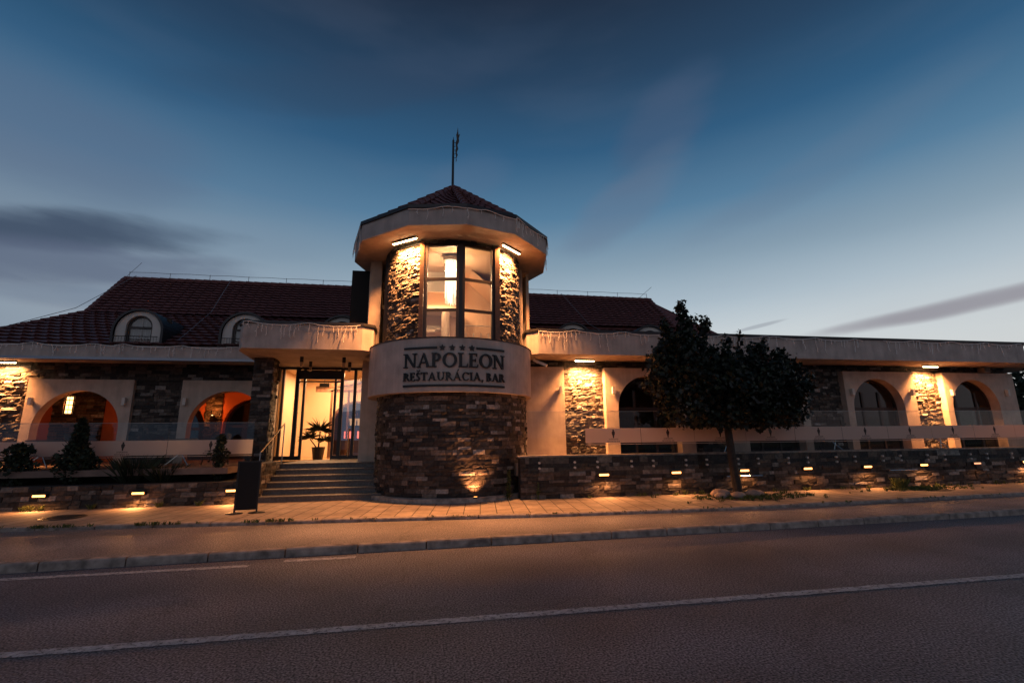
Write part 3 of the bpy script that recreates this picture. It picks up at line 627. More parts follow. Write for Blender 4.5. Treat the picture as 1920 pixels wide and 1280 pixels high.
# dormers
def dormer(cx, y0=15.92, zb=4.3, hw=.65, zt=5.49):
    d = MB(); zs = zt-hw; arch = [(cx+hw*math.cos(R(a)), zs+hw*math.sin(R(a))) for a in range(0, 181, 12)]
    iw = .37; izs = zt-.14-iw; inner = [(cx+iw*math.cos(R(a)), izs+iw*math.sin(R(a))) for a in range(0, 181, 12)]
    # surround ring with opening
    o2 = [(cx+hw, zb)]+arch+[(cx-hw, zb)]; i2 = [(cx+iw, zb)]+inner+[(cx-iw, zb)]; k = len(o2)
    for yy, s_ in ((y0, 1), (y0+.12, -1)):
        d.add([(x, yy, z) for x, z in o2]+[(x, yy, z) for x, z in i2], [([i, i+k, i+1+k, i+1] if s_ > 0 else [i, i+1, i+1+k, i+k]) for i in range(k-1)])
    d.add([(x, y0, z) for x, z in i2]+[(x, y0+.12, z) for x, z in i2], [[i, i+k, i+1+k, i+1] for i in range(k-1)])
    o = d.build('dormer', TRIM, BLD)
    h = MB(); ho = hw+.07; arch2 = [(cx+ho, zb)]+[(cx+ho*math.cos(R(a)), zs+ho*math.sin(R(a))) for a in range(0, 181, 10)]+[(cx-ho, zb)]; kk = len(arch2)
    h.add([(x, y0-.08, z) for x, z in arch2]+[(x, 19.0, z) for x, z in arch2], [[i, i+1, i+1+kk, i+kk] for i in range(kk-1)])
    o3 = [(cx+hw, zb)]+[(cx+hw*math.cos(R(a)), zs+hw*math.sin(R(a))) for a in range(0, 181, 10)]+[(cx-hw, zb)]
    h.add([(x, y0-.08, z) for x, z in arch2]+[(x, y0-.08, z) for x, z in o3], [[i, i+kk, i+1+kk, i+1] for i in range(kk-1)])
    h.build('dormer_hood', CAP, o)
    f = MB(); iw2 = iw-.07; izs2 = izs
    o4 = [(cx+iw, zb)]+[(cx+iw*math.cos(R(a)), izs+iw*math.sin(R(a))) for a in range(0, 181, 12)]+[(cx-iw, zb)]
    i4 = [(cx+iw2, zb)]+[(cx+iw2*math.cos(R(a)), izs+iw2*math.sin(R(a))) for a in range(0, 181, 12)]+[(cx-iw2, zb)]; k4 = len(o4)
    f.add([(x, y0+.08, z) for x, z in o4]+[(x, y0+.08, z) for x, z in i4], [[i, i+k4, i+1+k4, i+1] for i in range(k4-1)])
    f.box(cx-iw2, cx+iw2, y0+.07, y0+.11, izs-.04, izs+.03); f.build('window_frame', FRAME, o)
    p = MB(); p.add([(x, y0+.1, z) for x, z in i4], [list(range(k4-1, -1, -1))]); p.build('pane', GLASS, o)
    cu = MB(); nn_ = 24
    for sd in (-1, 1):
        pts = []
        for i in range(nn_+1):
            t_ = i/nn_; xx = cx+sd*(.03+t_*(iw2-.02)); pts += [(xx, y0+.2+.03*math.sin(i*1.7), zb), (cx+sd*(.01+t_*(iw2-.0)), y0+.2+.03*math.sin(i*1.7), izs+.04+math.sqrt(max(0, iw2**2-(t_*iw2)**2)))]
        cu.add(pts, [(2*i, 2*i+2, 2*i+3, 2*i+1) for i in range(nn_)])
    cu.build('curtain', mat('pale curtain', (.35, .40, .42), .9) if 'pale curtain' not in bpy.data.materials else bpy.data.materials['pale curtain'], o)
    bk = MB(); bk.box(cx-.62, cx+.62, y0+.5, y0+.55, zb-.3, zt-.1); bk.build('dormer_back', DARKROOM, o)
    rl = MB(); rl.tube([(cx-.62, y0-.14, 4.66), (cx+.62, y0-.14, 4.66)], .012, 4)
    for i in range(16): rl.tube([(cx-.6+i*.08, y0-.14, 4.4), (cx-.6+i*.08, y0-.14, 4.66)], .006, 3)
    rl.build('railing', BLACK, o)
for cx in (-8.95, -5.92, -2.95, 5.03, 8.0): dormer(cx)

# ------------------------------------------------------------------ flat roofs and fascias
FZ0, FZ1 = 3.90, 4.58
def slab(poly, z0, z1, name, m_):
    q = MB(); q.prism_z(poly, z0, z1); return q.build(name, m_, BLD)
cano = [(-5.18, 13.65), (-4.95, 13.2), (-1.9, 13.2), (-1.62, 13.42), (-1.62, 17.6), (-5.6, 17.6)]
wing = [(2.8, 13.5), (3.1, 13.2), (20.95, 13.2), (23.6, 15.1), (23.6, 18), (2.8, 18)]
def off(poly, c0, k):     # grow a little for the cap
    cx = sum(p[0] for p in poly)/len(poly); cy = sum(p[1] for p in poly)/len(poly)
    return [(p[0]+(k if p[0] > cx else -k), p[1]+(k if p[1] > cy else -k)) for p in poly]
slab(cano, FZ0, FZ1, 'canopy', FASCIA); slab(off(cano, 0, .035), FZ1, FZ1+.07, 'canopy_trim', CAP)
slab(wing, FZ0, FZ1, 'wing_fascia', FASCIA); slab(off(wing, 0, .035), FZ1, FZ1+.07, 'wing_trim', CAP)
lf_ = [(-40, 15.4), (-5.25, 15.4), (-5.25, 18.0), (-40, 18.0)]
slab(lf_, 3.93, 4.30, 'side_fascia', FASCIA)
m = MB(); m.box(-40, -5.22, 15.33, 15.42, 3.86, 3.935); m.build('gutter', GUT, BLD)

# arcade bays
PZ = 3.66
def archpoly(x0, x1, cx, hw, zt, zb, ztop):
    zs = zt-hw
    return [(x0, zb), (cx-hw, zb)]+[(cx-hw*math.cos(R(a)), zs+hw*math.sin(R(a))) for a in range(0, 181, 9)]+[(cx+hw, zb), (x1, zb), (x1, ztop), (x0, ztop)]
def ngon_prism(mb, poly, y0, y1):
    # triangulate through bmesh-safe tessellation
    from mathutils.geometry import tessellate_polygon
    tri = tessellate_polygon([[Vector((x, z, 0)) for x, z in poly]]); n = len(poly)
    fs = [tuple(t_) for t_ in tri]
    vs = [(x, y0, z) for x, z in poly]+[(x, y1, z) for x, z in poly]
    fr = []
    for t_ in fs:
        a, b, c_ = [Vector((poly[i][0], poly[i][1])) for i in t_]
        cr = (b-a).cross(c_-a) if hasattr((b-a), 'cross') else 0
        cr = (b.x-a.x)*(c_.y-a.y)-(b.y-a.y)*(c_.x-a.x)
        t2 = t_ if cr > 0 else (t_[0], t_[2], t_[1])
        fr.append(t2); fr.append((t2[0]+n, t2[2]+n, t2[1]+n))
    mb.add(vs, fr+[[i, i+n, (i+1) % n+n, (i+1) % n] for i in range(n)])
def arch_ring(mb, cx, hwo, hwi, zs, zb, y0, y1):
    o = [(cx+hwo, zb)]+[(cx+hwo*math.cos(R(a)), zs+hwo*math.sin(R(a))) for a in range(0, 181, 9)]+[(cx-hwo, zb)]
    i_ = [(cx+hwi, zb)]+[(cx+hwi*math.cos(R(a)), zs+hwi*math.sin(R(a))) for a in range(0, 181, 9)]+[(cx-hwi, zb)]; k = len(o)
    mb.add([(x, y0, z) for x, z in o]+[(x, y0, z) for x, z in i_]+[(x, y1, z) for x, z in i_], [[i, i+k, i+1+k, i+1] for i in range(k-1)]+[[i+k, i+2*k, i+1+2*k, i+1+k] for i in range(k-1)])
def arch_window(cx, hw, zt, zb, y, par, mull=(0,), bars=(), glass=GLASS, curtain=False):
    zs = zt-hw; f = MB(); arch_ring(f, cx, hw, hw-.09, zs, zb, y-.03, y+.06)
    f.box(cx-hw+.08, cx+hw-.08, y-.02, y+.05, zs-.05, zs+.05); f.box(cx-hw+.08, cx+hw-.08, y-.02, y+.05, zb, zb+.12)
    for mx in mull: f.box(cx+mx-.04, cx+mx+.04, y-.025, y+.045, zb+.12, zt-.1-(0.35*hw if mx else 0))
    o = f.build('window', FRAME, par)
    i_ = [(cx+(hw-.09), zb)]+[(cx+(hw-.09)*math.cos(R(a)), zs+(hw-.09)*math.sin(R(a))) for a in range(0, 181, 9)]+[(cx-(hw-.09), zb)]
    p = MB(); p.add([(x, y+.01, z) for x, z in i_], [list(range(len(i_)-1, -1, -1))]); p.build('pane', glass, o)
    return o
FL = .84
# right wing
WY = 14.2
bays = [(5.0, 7.95, 6.46, 1.02), (9.1, 12.1, 10.6, 1.08), (13.82, 16.72, 15.12, .99), (18.05, 21.5, 19.66, 1.03)]
bays = [(5.47, 8.45, 6.92, 1.04), (9.8, 12.75, 11.42, 1.05), (14.28, 17.18, 15.60, 1.05), (18.48, 21.68, 19.78, 1.05)]
for x0, x1, cx, hw in bays:
    m = MB(); ngon_prism(m, archpoly(x0, x1, cx, hw, 3.41, FL, PZ), WY, WY+.34); m.build('arch_panel', PLASTER, BLD)
    arch_window(cx, hw+.03, 3.44, FL, WY+.34, BLD, mull=(-.5, .42) if cx > 18 else (-.35, .35))
m = MB(); m.box(1.8, 4.12, WY-.02, WY+.3, FL, PZ); m.build('plaster_panel', PLASTER, BLD)
SY = WY+.24
m = MB(); sd = 31
for a, b in ((4.12, 5.47), (8.45, 9.8), (12.75, 14.28), (17.18, 18.48)):
    stones(m, a, b, FL, PZ, flat_map(SY), sd, rowh=(.07, .12), w=(.10, .34), depth=(.010, .046)); sd += 1
stones(m, 2.2, 21.68, PZ, FZ0, flat_map(SY), 40, depth=(.01, .035)); m.build('wing_cladding', STONE, BLD)
m = MB()
for a, b in ((4.12, 5.47), (8.45, 9.8), (12.75, 14.28), (17.18, 18.48)): m.box(a, b, SY, SY+.2, 0, PZ)
m.box(2.2, 21.68, SY, SY+.2, PZ, FZ0); m.box(21.45, 21.66, WY+.34, 18, 0, FZ0); m.build('wing_wall', MORTAR, BLD)
m = MB(); m.box(4.9, 21.4, 17.0, 17.1, 0, FZ0); m.box(2.9, 21.5, WY+.5, 17.0, FL-.1, FL); m.box(2.9, 21.5, WY+.5, 17, FZ0-.1, FZ0-.002)
m.box(2.9, 3.0, WY+.5, 17, FL, FZ0-.1); m.build('dining_room', DARKROOM, BLD)
m = MB(); m.box(2.2, 24, 12.2, WY+.6, FL-.3, FL-.001); m.box(21.6, 24.6, 12.2, 14, 0, FL-.3); m.build('terrace_floor', mat('terrace tile', (.22, .16, .12), .7, noise=(4, .2)), BLD)

# left wing
LY = 16.4; LP = 3.40
lb = [(-11.97, -9.12, -10.55, 1.16), (-7.75, -4.95, -6.33, 1.16), (-16.2, -13.4, -14.8, 1.16)]
for x0, x1, cx, hw in lb:
    m = MB(); ngon_prism(m, archpoly(x0, x1, cx, hw, 3.06, FL, LP), LY, LY+.3); m.build('arch_panel', PLASTER, BLD)
m = MB(); stones(m, -13.4, -11.97, FL, LP, flat_map(LY+.14), 51, rowh=(.08, .13), w=(.16, .4), depth=(.012, .075))
stones(m, -9.12, -7.75, FL, LP, flat_map(LY+.14), 52, depth=(.01, .04)); stones(m, -16, -5.0, LP, 3.93, flat_map(LY+.14), 53, depth=(.01, .04)); m.build('side_cladding', STONE, BLD)
m = MB(); m.box(-13.4, -11.97, LY+.14, LY+.34, 0, LP); m.box(-9.12, -7.75, LY+.14, LY+.34, 0, LP); m.box(-16, -4.95, LY+.14, LY+.34, LP, 3.93); m.build('side_wall', MORTAR, BLD)
# covered veranda behind the left arches: terracotta wall with arched windows
VY = 18.9
m = MB()
for x0, x1, cx, hw in ((-16, -13.55, -14.9, .95), (-13.55, -12.2, 0, 0), (-12.2, -10.4, 0, 0), (-10.4, -7.6, -9.1, 1.06), (-7.6, -5.2, -6.45, .98)):
    if hw: ngon_prism(m, archpoly(x0, x1, cx, hw, 3.0, FL, 3.93), VY, VY+.25); arch_window(cx, hw+.02, 3.02, FL, VY+.25, BLD, mull=(-.1,))
    else: m.box(x0, x1, VY, VY+.25, FL, 3.93)
m.build('veranda_wall', REDWALL, BLD)
m = MB(); stones(m, -12.9, -11.3, FL, 3.93, flat_map(VY-.02), 61, depth=(.01, .05)); m.build('veranda_cladding', STONE, BLD); m = MB(); stones(m, -8.05, -7.5, FL, 3.93, flat_map(VY-.02), 62, depth=(.01, .05)); m.build('veranda_cladding', STONE, BLD)
m = MB(); m.box(-40, -5.0, LY-3.1, 22, FL-.15, FL); m.build('veranda_floor', mat('veranda tile', (.2, .13, .1), .7, noise=(4, .2)), BLD)
m = MB(); m.box(-16, -5.25, LY+.36, 22, 3.80, 3.90); m.build('veranda_ceiling', mat('veranda boards', (.25, .13, .07), .7, noise=(6, .2)), BLD)
m = MB(); m.box(-16, -5.3, 21.9, 22, FL, 3.8); m.box(-16.2, -16, 16.7, 22, FL, 3.8); m.build('rear_wall', DARKROOM, BLD)
m = MB(); m.box(-5.35, -5.15, LY+.0, 22, 0, 3.9); m.build('lobby_side_wall', CREAM, BLD)

# ------------------------------------------------------------------ entrance
EY = 16.7
xs = lambda px: -5.0+(px-525)*.0172
fr = MB()
for px, w_ in ((523, .10), (534, .07), (560, .12), (573, .07), (631, .07), (643, .11), (668, .09), (686, .10)):
    x = xs(px); fr.box(x-w_/2, x+w_/2, EY-.05, EY+.05, .86, 3.9)
fr.box(xs(523), xs(686), EY-.045, EY+.045, .86, 1.0) if False else None
fr.box(xs(523), xs(573), EY-.045, EY+.045, .86, .99); fr.box(xs(631), xs(686), EY-.045, EY+.045, .86, .99)
fr.box(xs(560), xs(645), EY-.09, EY+.06, 3.50, 3.80); fr.box(xs(523), xs(690), EY-.06, EY+.06, 3.82, 3.9); fr.box(xs(560), xs(643), EY-.06, EY+.1, 3.40, 3.44)
dr = fr.build('entrance_door', BLACK, BLD)
for a, b, nm in ((523, 534, 0), (534, 560, 0), (560, 573, 0), (631, 643, 0), (643, 668, 1), (668, 686, 1)):
    p = MB(); p.add([(xs(a), EY, .95), (xs(b), EY, .95), (xs(b), EY, 3.84), (xs(a), EY, 3.84)], [(0, 1, 2, 3)]); p.build('pane', GLASS if not nm else glassm('reflective door glass', (.6, .6, .6), .32) if 'reflective door glass' not in bpy.data.materials else bpy.data.materials['reflective door glass'], dr)
m = MB(); m.tube([(xs(661.5), EY-.11, .95), (xs(661.5), EY-.11, 1.85)], .022, 8); m.build('handle', STEEL, dr)
# lobby interior
LOB = CREAM
m = MB(); m.box(-5.15, -1.5, 16.8, 23.5, FL-.1, FL); m.build('lobby_floor', mat('lobby floor', (.35, .2, .1), .25, noise=(3, .2)), BLD)
m = MB(); m.box(-5.15, -1.5, 16.8, 23.5, 3.86, 3.9); m.build('lobby_ceiling', CREAM, BLD)
m = MB(); ngon_prism(m, archpoly(-5.15, -1.5, -2.9, .95, 2.95, FL, 3.86), 19.9, 20.1)
m.box(-1.6, -1.5, 16.8, 23.5, FL, 3.86); m.box(-5.15, -4.95, 17.2, 19.9, FL, 3.86); m.build('lobby_wall', CREAM, BLD)
m = MB(); arch_ring(m, -2.9, 1.02, .93, 2.0, FL, 19.86, 20.12); m.bar((-4.3, 19.0, 3.42), (-2.4, 17.4, 3.55), .09, .16)
for x in (-3.62, -3.02): m.box(x-.035, x+.035, 18.4, 18.47, FL, 3.3)
m.box(-4.2, -2.4, 18.4, 18.47, 3.24, 3.34); m.build('door_frame', WOODM, BLD)
m = MB(); m.box(-5.1, -1.6, 23.3, 23.4, FL, 3.8); m.build('bar_wall', mat('bar wall', (.09, .04, .025), .8), BLD)

def room_thing(): pass
bar = thing('bar_counter', 'dark bar counter with lit red front, seen through the entrance arch', 'bar', (-2.9, 22.2, FL))
m = MB(); m.box(-3.8, -2.0, 22.0, 22.6, FL, 1.95); m.build('counter', mat('bar body', (.06, .02, .02), .4), bar)
m = MB(); m.box(-3.85, -1.95, 21.95, 22.65, 1.95, 2.0); m.build('counter_top', WOODM, bar)
for k, x in enumerate((-3.55, -3.0, -2.45)):
    m = MB(); m.box(x-.15, x+.15, 21.96, 21.99, 1.55, 1.85); m.build('light_panel', emis('red bar light', (1, .16, .1), 4) if k == 0 else bpy.data.materials['red bar light'], bar)
sh = thing('bottle_shelf', 'lit shelves of bottles behind the bar', 'shelf', (-2.9, 23.2, 1.9))
m = MB(); 
for z in (2.1, 2.5): m.box(-3.8, -2.0, 23.0, 23.28, z, z+.03)
m.build('shelf', WOODM, sh)
m = MB(); m.box(-3.75, -2.05, 23.27, 23.29, 2.14, 2.46); m.build('shelf_light', emis('shelf glow', (1, .5, .2), 1.3), sh)
rng = random.Random(9); BM = [mat('bottle amber', (.3, .1, .02), .2), mat('bottle clear', (.5, .45, .4), .2), mat('bottle dark', (.03, .04, .02), .2)]
bp0 = {}
for z in (2.13, 2.53):
    for k in range(10):
        x = -3.7+k*.17; mi = rng.randrange(3)
        if mi not in bp0:
            m = MB(); m.lathe([(0, 0), (.035, 0), (.035, .17), (.014, .22), (.014, .29), (0, .29)], 0, 0, 8); o = m.build('bottle', BM[mi], smooth=True); bp0[mi] = o
        else: o = bp0[mi].copy(); COL.objects.link(o)
        o.location = (x, 23.1, z); tag(o, '%s bottle on the lit shelf behind the bar' % ('amber', 'clear', 'dark')[mi], 'bottle', 'bottles behind the bar')
# pier beside the door, canopy pillar, steps
m = MB(); m.box(-2.1, -1.35, 15.0, 15.4, .6, FZ0); m.build('entrance_pier', PLASTER, BLD)
m = MB(); m.box(-5.15, -4.62, 14.8, 15.3, 0, FZ0); m.build('pillar', MORTAR, BLD)
m = MB(); stones(m, -5.15, -4.62, 0, FZ0, flat_map(14.8), 71, depth=(.01, .04)); stones(m, 14.8, 15.3, 0, FZ0, side_map(-4.62, 1), 72, depth=(.01, .04)); m.build('pillar_cladding', STONED, BLD)
ST = mat('grey granite step', (.11, .105, .10), .55, noise=(20, .3), bump=(60, .3, .005)); m = MB()
for k in range(6):
    y = 12.92+k*.32; z = .142*(k+1)
    m.box(-4.12, -1.0, y, 17.0 if k == 5 else y+.36, z-.142, z-.028); m.box(-4.12, -1.0, y-.03, 17.0 if k == 5 else y+.33, z-.026, z)
m.build('steps', ST, BLD)
m = MB(); stones(m, 12.85, 14.8, 0, .92, side_map(-4.14, 1), 73, depth=(.0, .02)); stones(m, -4.5, -4.14, 0, .92, flat_map(12.86), 74, depth=(.01, .03))
m.build('step_cladding', STONED, BLD)
m = MB(); m.box(-4.5, -4.14, 12.87, 14.8, 0, .92); m.build('step_wall', MORTAR, BLD)

# handrail
h = thing('handrail', 'slim steel handrail beside the entrance steps', 'handrail', (-4.25, 13.3, .92))
m = MB(); m.tube([(-4.22, 13.15, 1.20), (-4.25, 15.1, 1.98)], .02, 8); m.build('rail', STEEL, h)
m = MB(); m.tube([(-4.22, 13.15, .4), (-4.22, 13.15, 1.20)], .018, 8); m.build('post', STEEL, h)
m = MB(); m.tube([(-4.25, 15.1, .9), (-4.25, 15.1, 1.98)], .018, 8); m.build('post', STEEL, h)

# ------------------------------------------------------------------ terrace wall on the right
tw = thing('terrace_wall', 'low dark stone wall in front of the terrace to the right of the tower', 'wall', (12, 11.95, 0))
m = MB(); stones(m, 2.25, 24, 0, 1.0, flat_map(11.9), 81, rowh=(.06, .14), w=(.09, .46), depth=(.006, .036)); m.build('cladding', STONED, tw)
m = MB(); m.box(2.25, 24, 11.905, 12.2, 0, 1.0); m.build('core', MORTAR, tw)
m = MB(); m.box(2.2, 24, 11.86, 12.22, 1.003, 1.045); m.build('coping', KERB, tw)
# glass balustrade
gb = thing('glass_balustrade', 'frameless glass balustrade with a frosted strip along the right terrace', 'balustrade', (10, 11.83, .7))
joints = [2.42, 3.94]+[3.94+1.523*k for k in range(1, 14)]
FIG = mat('grey printed figure', (.045, .035, .03), .7)
def mini_text(mb, cx, z, h, w_, y, text):
    lay(text, cx-w_/2, cx+w_/2, z, h, lambda a, b, d: (a, y-d*.02, b), mb, thick=.05)
clamp_me = None; TRIMS = mat('satin steel', (.6, .57, .54), .45, .5)
def glass_panel(x0, x1, y, z0, zf0, zf1, z1, par, first=False, figure=True, clampz=None):
    global clamp_me
    m = MB(); m.box(x0+.006, x1-.006, y, y+.014, z0, z1); p = m.build('glass_panel', GLASSC, par)
    if not first:
        m = MB(); m.box(x0+.006, x1-.006, y-.004, y-.001, zf0, zf1); m.build('frosted_strip', FROST, p)
        m = MB(); m.box(x0+.006, x1-.006, y-.005, y-.002, zf0-.045, zf0-.03); m.build('frosted_line', FROST, p)
        if figure:
            cx = (x0+x1)/2; zc = zf1-.13; m = MB()
            pts = [(0, .105), (.022, .085), (.02, .055), (.045, .03), (.04, -.02), (.022, -.06), (.014, -.12), (0, -.12)]
            poly = [(cx+a, zc+b) for a, b in pts]+[(cx-a, zc+b) for a, b in reversed(pts[1:-1])]
            m.add([(a, y-.006, b) for a, b in poly], [list(range(len(poly)))]); 
            mini_text(m, cx, zf0+.075, .035, .26, y-.0055, 'NAPOLEON'); mini_text(m, cx, zf0+.02, .03, .34, y-.0055, 'REŠTAURÁCIA, BAR')
            m.build('print', FIG, p)
    m = MB(); m.box(x0+.006, x1-.006, y-.001, y+.015, z1-.0, z1+.008); m.build('top_edge', mat('glass edge', (.45, .42, .38), .3) if 'glass edge' not in bpy.data.materials else bpy.data.materials['glass edge'], p)
    if clampz:
        for cxx in ((x0+.3, x1-.3) if x1-x0 > 1.2 else (x0+.08, (x0+x1)/2, x1-.08)):
            for cz in clampz:
                if clamp_me is None:
                    m = MB(); m.tube([(0, 0, 0), (0, .06, 0)], .027, 10); o = m.build('fixing', TRIMS, None); clamp_me = o.data; o.parent = p
                else: o = bpy.data.objects.new('fixing', clamp_me); COL.objects.link(o); o.parent = p
                o.location = (cxx, y-.02, cz)
    return p
for i in range(len(joints)-1):
    glass_panel(joints[i], joints[i+1], 11.80, .62, 1.34, 1.71, 2.14, gb, first=(i == 0), clampz=(.74, .87))
# left planter wall, glass
pw = thing('planter_wall', 'low stone planter wall left of the steps', 'wall', (-9, 12.9, 0))
m = MB(); stones(m, -24, -4.5, 0, .52, flat_map(12.88), 91, rowh=(.08, .12), depth=(.008, .032)); m.build('cladding', STONED, pw)
m = MB(); m.box(-24, -4.5, 12.885, 13.1, 0, .52); m.build('core', MORTAR, pw)
m = MB(); m.prism_z([(-24, 13.1), (-4.5, 13.1), (-4.5, 14.1), (-24, 14.1)], .2, .50); m.build('soil', SOIL, pw)
m = MB(); m.box(-24, -4.5, 14.05, 14.2, .2, .84); m.build('rear_kerb', MORTAR, pw)
gl = thing('glass_balustrade', 'glass balustrade with a frosted strip behind the planter left of the steps', 'balustrade', (-8, 14.0, .8))
lj = [-4.70-1.52*k*1.36 for k in range(0, 8)]
lj = [-4.70, -6.79, -8.46-.4, -10.9, -13.0, -15.1]
for i in range(len(lj)-1): glass_panel(lj[i+1], lj[i], 14.0, .8, 1.15, 1.53, 1.98, gl)

# ------------------------------------------------------------------ lamps
def soffit_bar(p, q, nrm, label, energy, group='soffit light bars'):
    P, Q = Vector(p), Vector(q); d = (Q-P); C_ = (P+Q)/2
    t_ = thing('light_bar', label, 'lamp', C_, group)
    m = MB(); m.bar(P, Q, .07, .05); m.build('housing', BLACK, t_)
    m = MB(); k = 8
    for i in range(k):
        cc = P.lerp(Q, (i+.5)/k)-Vector((0, 0, .030)); m.tube([cc, cc-Vector((0, 0, .018))], .031, 8)
    m.bar(P-Vector((0, 0, .031)), Q-Vector((0, 0, .031)), .02, .012); m.build('led', LEDB, t_)
    l = light('AREA', 'bar_light', C_-Vector((0, 0, .055)), energy, WARM, t_, size=d.length, size_y=.05, direction=Vector((0, 0, -1))+Vector(nrm)*-.32, spread=R(115))
    # orient long axis along the bar
    zax = -(Vector((0, 0, -1))+Vector(nrm)*-.32).normalized(); xax = d.normalized(); yax = zax.cross(xax).normalized(); xax = yax.cross(zax)
    l.rotation_euler = Matrix((xax, yax, zax)).transposed().to_euler()
    return t_
def ca(a, r): return (TX+r*math.sin(R(a)), TY-r*math.cos(R(a)))
a1, a2 = ca(-48, 2.31), ca(-27, 2.33)
soffit_bar((*a1, 6.75), (*a2, 6.75), (math.sin(R(-37)), -math.cos(R(-37)), 0), 'light bar under the tower eave left of the tall window', 500)
a1, a2 = ca(33, 2.33), ca(54, 2.31)
soffit_bar((*a1, 6.75), (*a2, 6.75), (math.sin(R(43)), -math.cos(R(43)), 0), 'light bar under the tower eave right of the tall window', 500)
soffit_bar((4.45, 14.02, 3.87), (5.08, 14.02, 3.87), (0, -1, 0), 'light bar above the stone strip next to the tower', 370)
soffit_bar((17.5, 14.02, 3.87), (18.15, 14.02, 3.87), (0, -1, 0), 'light bar above the stone strip at the far right', 360)
soffit_bar((-13.0, 16.27, 3.90), (-12.3, 16.27, 3.90), (0, -1, 0), 'light bar above the stone strip at the far left', 230)
def wall_lamp(x, y, z, label, e=15, dim=False):
    t_ = thing('recessed_wall_lamp', label, 'lamp', (x, y, z), 'recessed lamps in the low stone walls')
    m = MB(); m.box(x-.15, x+.15, y-.06, y+.03, z-.038, z-.024); m.box(x-.15, x+.15, y-.06, y+.03, z+.024, z+.038); m.box(x-.15, x-.13, y-.06, y+.03, z-.024, z+.024); m.box(x+.13, x+.15, y-.06, y+.03, z-.024, z+.024); m.build('housing', BLACK, t_)
    m = MB(); m.box(x-.13, x+.13, y-.05, y-.02, z-.022, z+.022); m.build('lens', LENS if not dim else emis('dim lens', (1, .4, .2), 1.6), t_)
    light('AREA', 'lamp_light', (x, y-.10, z-.055), e*(.2 if dim else 1), WARM, t_, size=.26, size_y=.05, direction=(0, -.9, -1))
order = ['first', 'second', 'third', 'fourth', 'fifth', 'sixth', 'seventh', 'eighth']
for i, x in enumerate((4.40, 6.39, 8.37, 10.31, 12.24, 14.14, 16.03, 17.84)):
    wall_lamp(x, 11.86, .545+.009*i, ('dim ' if i == 6 else '')+'wall lamp in the terrace wall, %s counting from the tower' % order[i], dim=(i == 6))
for i, x in enumerate((-4.67, -6.69, -8.70)):
    wall_lamp(x, 12.84, .32, 'wall lamp in the planter wall, %s counting from the steps' % order[i])
wall_lamp(-10.7, 12.84, .32, 'wall lamp in the planter wall, fourth counting from the steps')
# uplight at the foot of the tower
ul = thing('ground_spotlight', 'small uplight shining on the tower foot', 'lamp', (1.12, 11.72, .1))
m = MB(); m.lathe([(0, .1), (.07, .1), (.07, .125), (.055, .125), (.055, .115), (0, .115)], 1.12, 11.74, 14); m.build('housing', BLACK, ul)
m = MB(); m.lathe([(.0, .121), (.05, .121)], 1.12, 11.74, 14); m.build('lens', LENS, ul)
lo = light('SPOT', 'uplight', (1.12, 11.70, .12), 420, (1, .36, .12), ul, size=.03, direction=(-.02, .42, 1)); lo.data.spot_size = R(95); lo.data.spot_blend = 1.0
# chandelier in the tower
ch = thing('chandelier', 'bright crystal chandelier hanging in the tower window', 'chandelier', (.42, 13.3, 6.7))
m = MB(); m.lathe([(0, 6.72), (.22, 6.72), (.22, 6.6), (0, 6.6)], .50, 13.2, 16); m.build('canopy', STEEL, ch)
m = MB(); rng = random.Random(3)
for k in range(110):
    a = rng.uniform(0, 6.28); r_ = rng.uniform(.02, .19); ln = rng.uniform(.7, 1.35)
    x, y = .50+r_*math.cos(a), 13.2+r_*math.sin(a)
    m.tube([(x, y, 6.6), (x, y, 6.6-ln)], .005, 4)
m.build('strand', emis('crystal strand', (1, .74, .46), 3), ch)
m = MB()
for k in range(9):
    a = k*.7; m.blobby((.50+.13*math.cos(a), 13.2+.13*math.sin(a), 6.35-.03*(k % 3)), .04, .04, .05, rng, 8, 6, .02)
m.build('bulb', emis('chandelier bulb', (1, .76, .45), 30), ch)
light('POINT', 'chandelier_light', (.50, 13.2, 6.1), 480, (1, .58, .28), ch, size=.12)
light('AREA', 'lobby_light', (-3.2, 18.0, 3.8), 480, (1, .55, .26), None, size=1.2, direction=(0, 0, -1))
light('AREA', 'bar_light', (-2.9, 21.5, 3.7), 22, (1, .45, .2), None, size=1.0, direction=(0, 0, -1))
light('AREA', 'gallery_fill', (.2, 14.9, 6.05), 130, (1, .5, .22), None, size=.7, direction=(0, -.1, -1))  # added fill that brightens the upper room, has no fitting
# upper room seen through the tower window
UP = mat('upper room wall', (.70, .52, .38), .8)
m = MB(); m.lathe([(0, 3.95), (1.98, 3.95)], TX, TY, 40); m.box(-1.95, 3.1, 14.3, 15.7, 3.86, 3.948); m.build('upper_floor', mat('upper floor', (.6, .47, .36), .4), BLD)
m = MB(); m.lathe([(0, 6.765), (1.99, 6.765)], TX, TY, 40); m.box(-1.95, 3.1, 14.3, 15.7, 6.768, 6.80); m.build('upper_ceiling', UP, BLD)
m = MB(); m.box(-1.94, 3.09, 15.62, 15.7, 3.95, 6.76); m.box(-1.94, -1.85, 14.4, 15.62, 3.95, 6.76); m.box(3.0, 3.09, 14.4, 15.62, 3.95, 6.76)
m.lathe([(1.95, 3.95), (1.95, 6.76)], TX, TY, 20, R(80), R(102)); m.build('upper_wall', UP, BLD)
m = MB(); m.box(-1.84, .9, 14.6, 14.7, 6.1, 6.76); m.box(-1.84, .9, 14.85, 15.6, 5.55, 5.66); m.box(-1.2, .5, 15.2, 15.35, 4.98, 5.12); m.build('ceiling_cove', WHITEP, BLD)
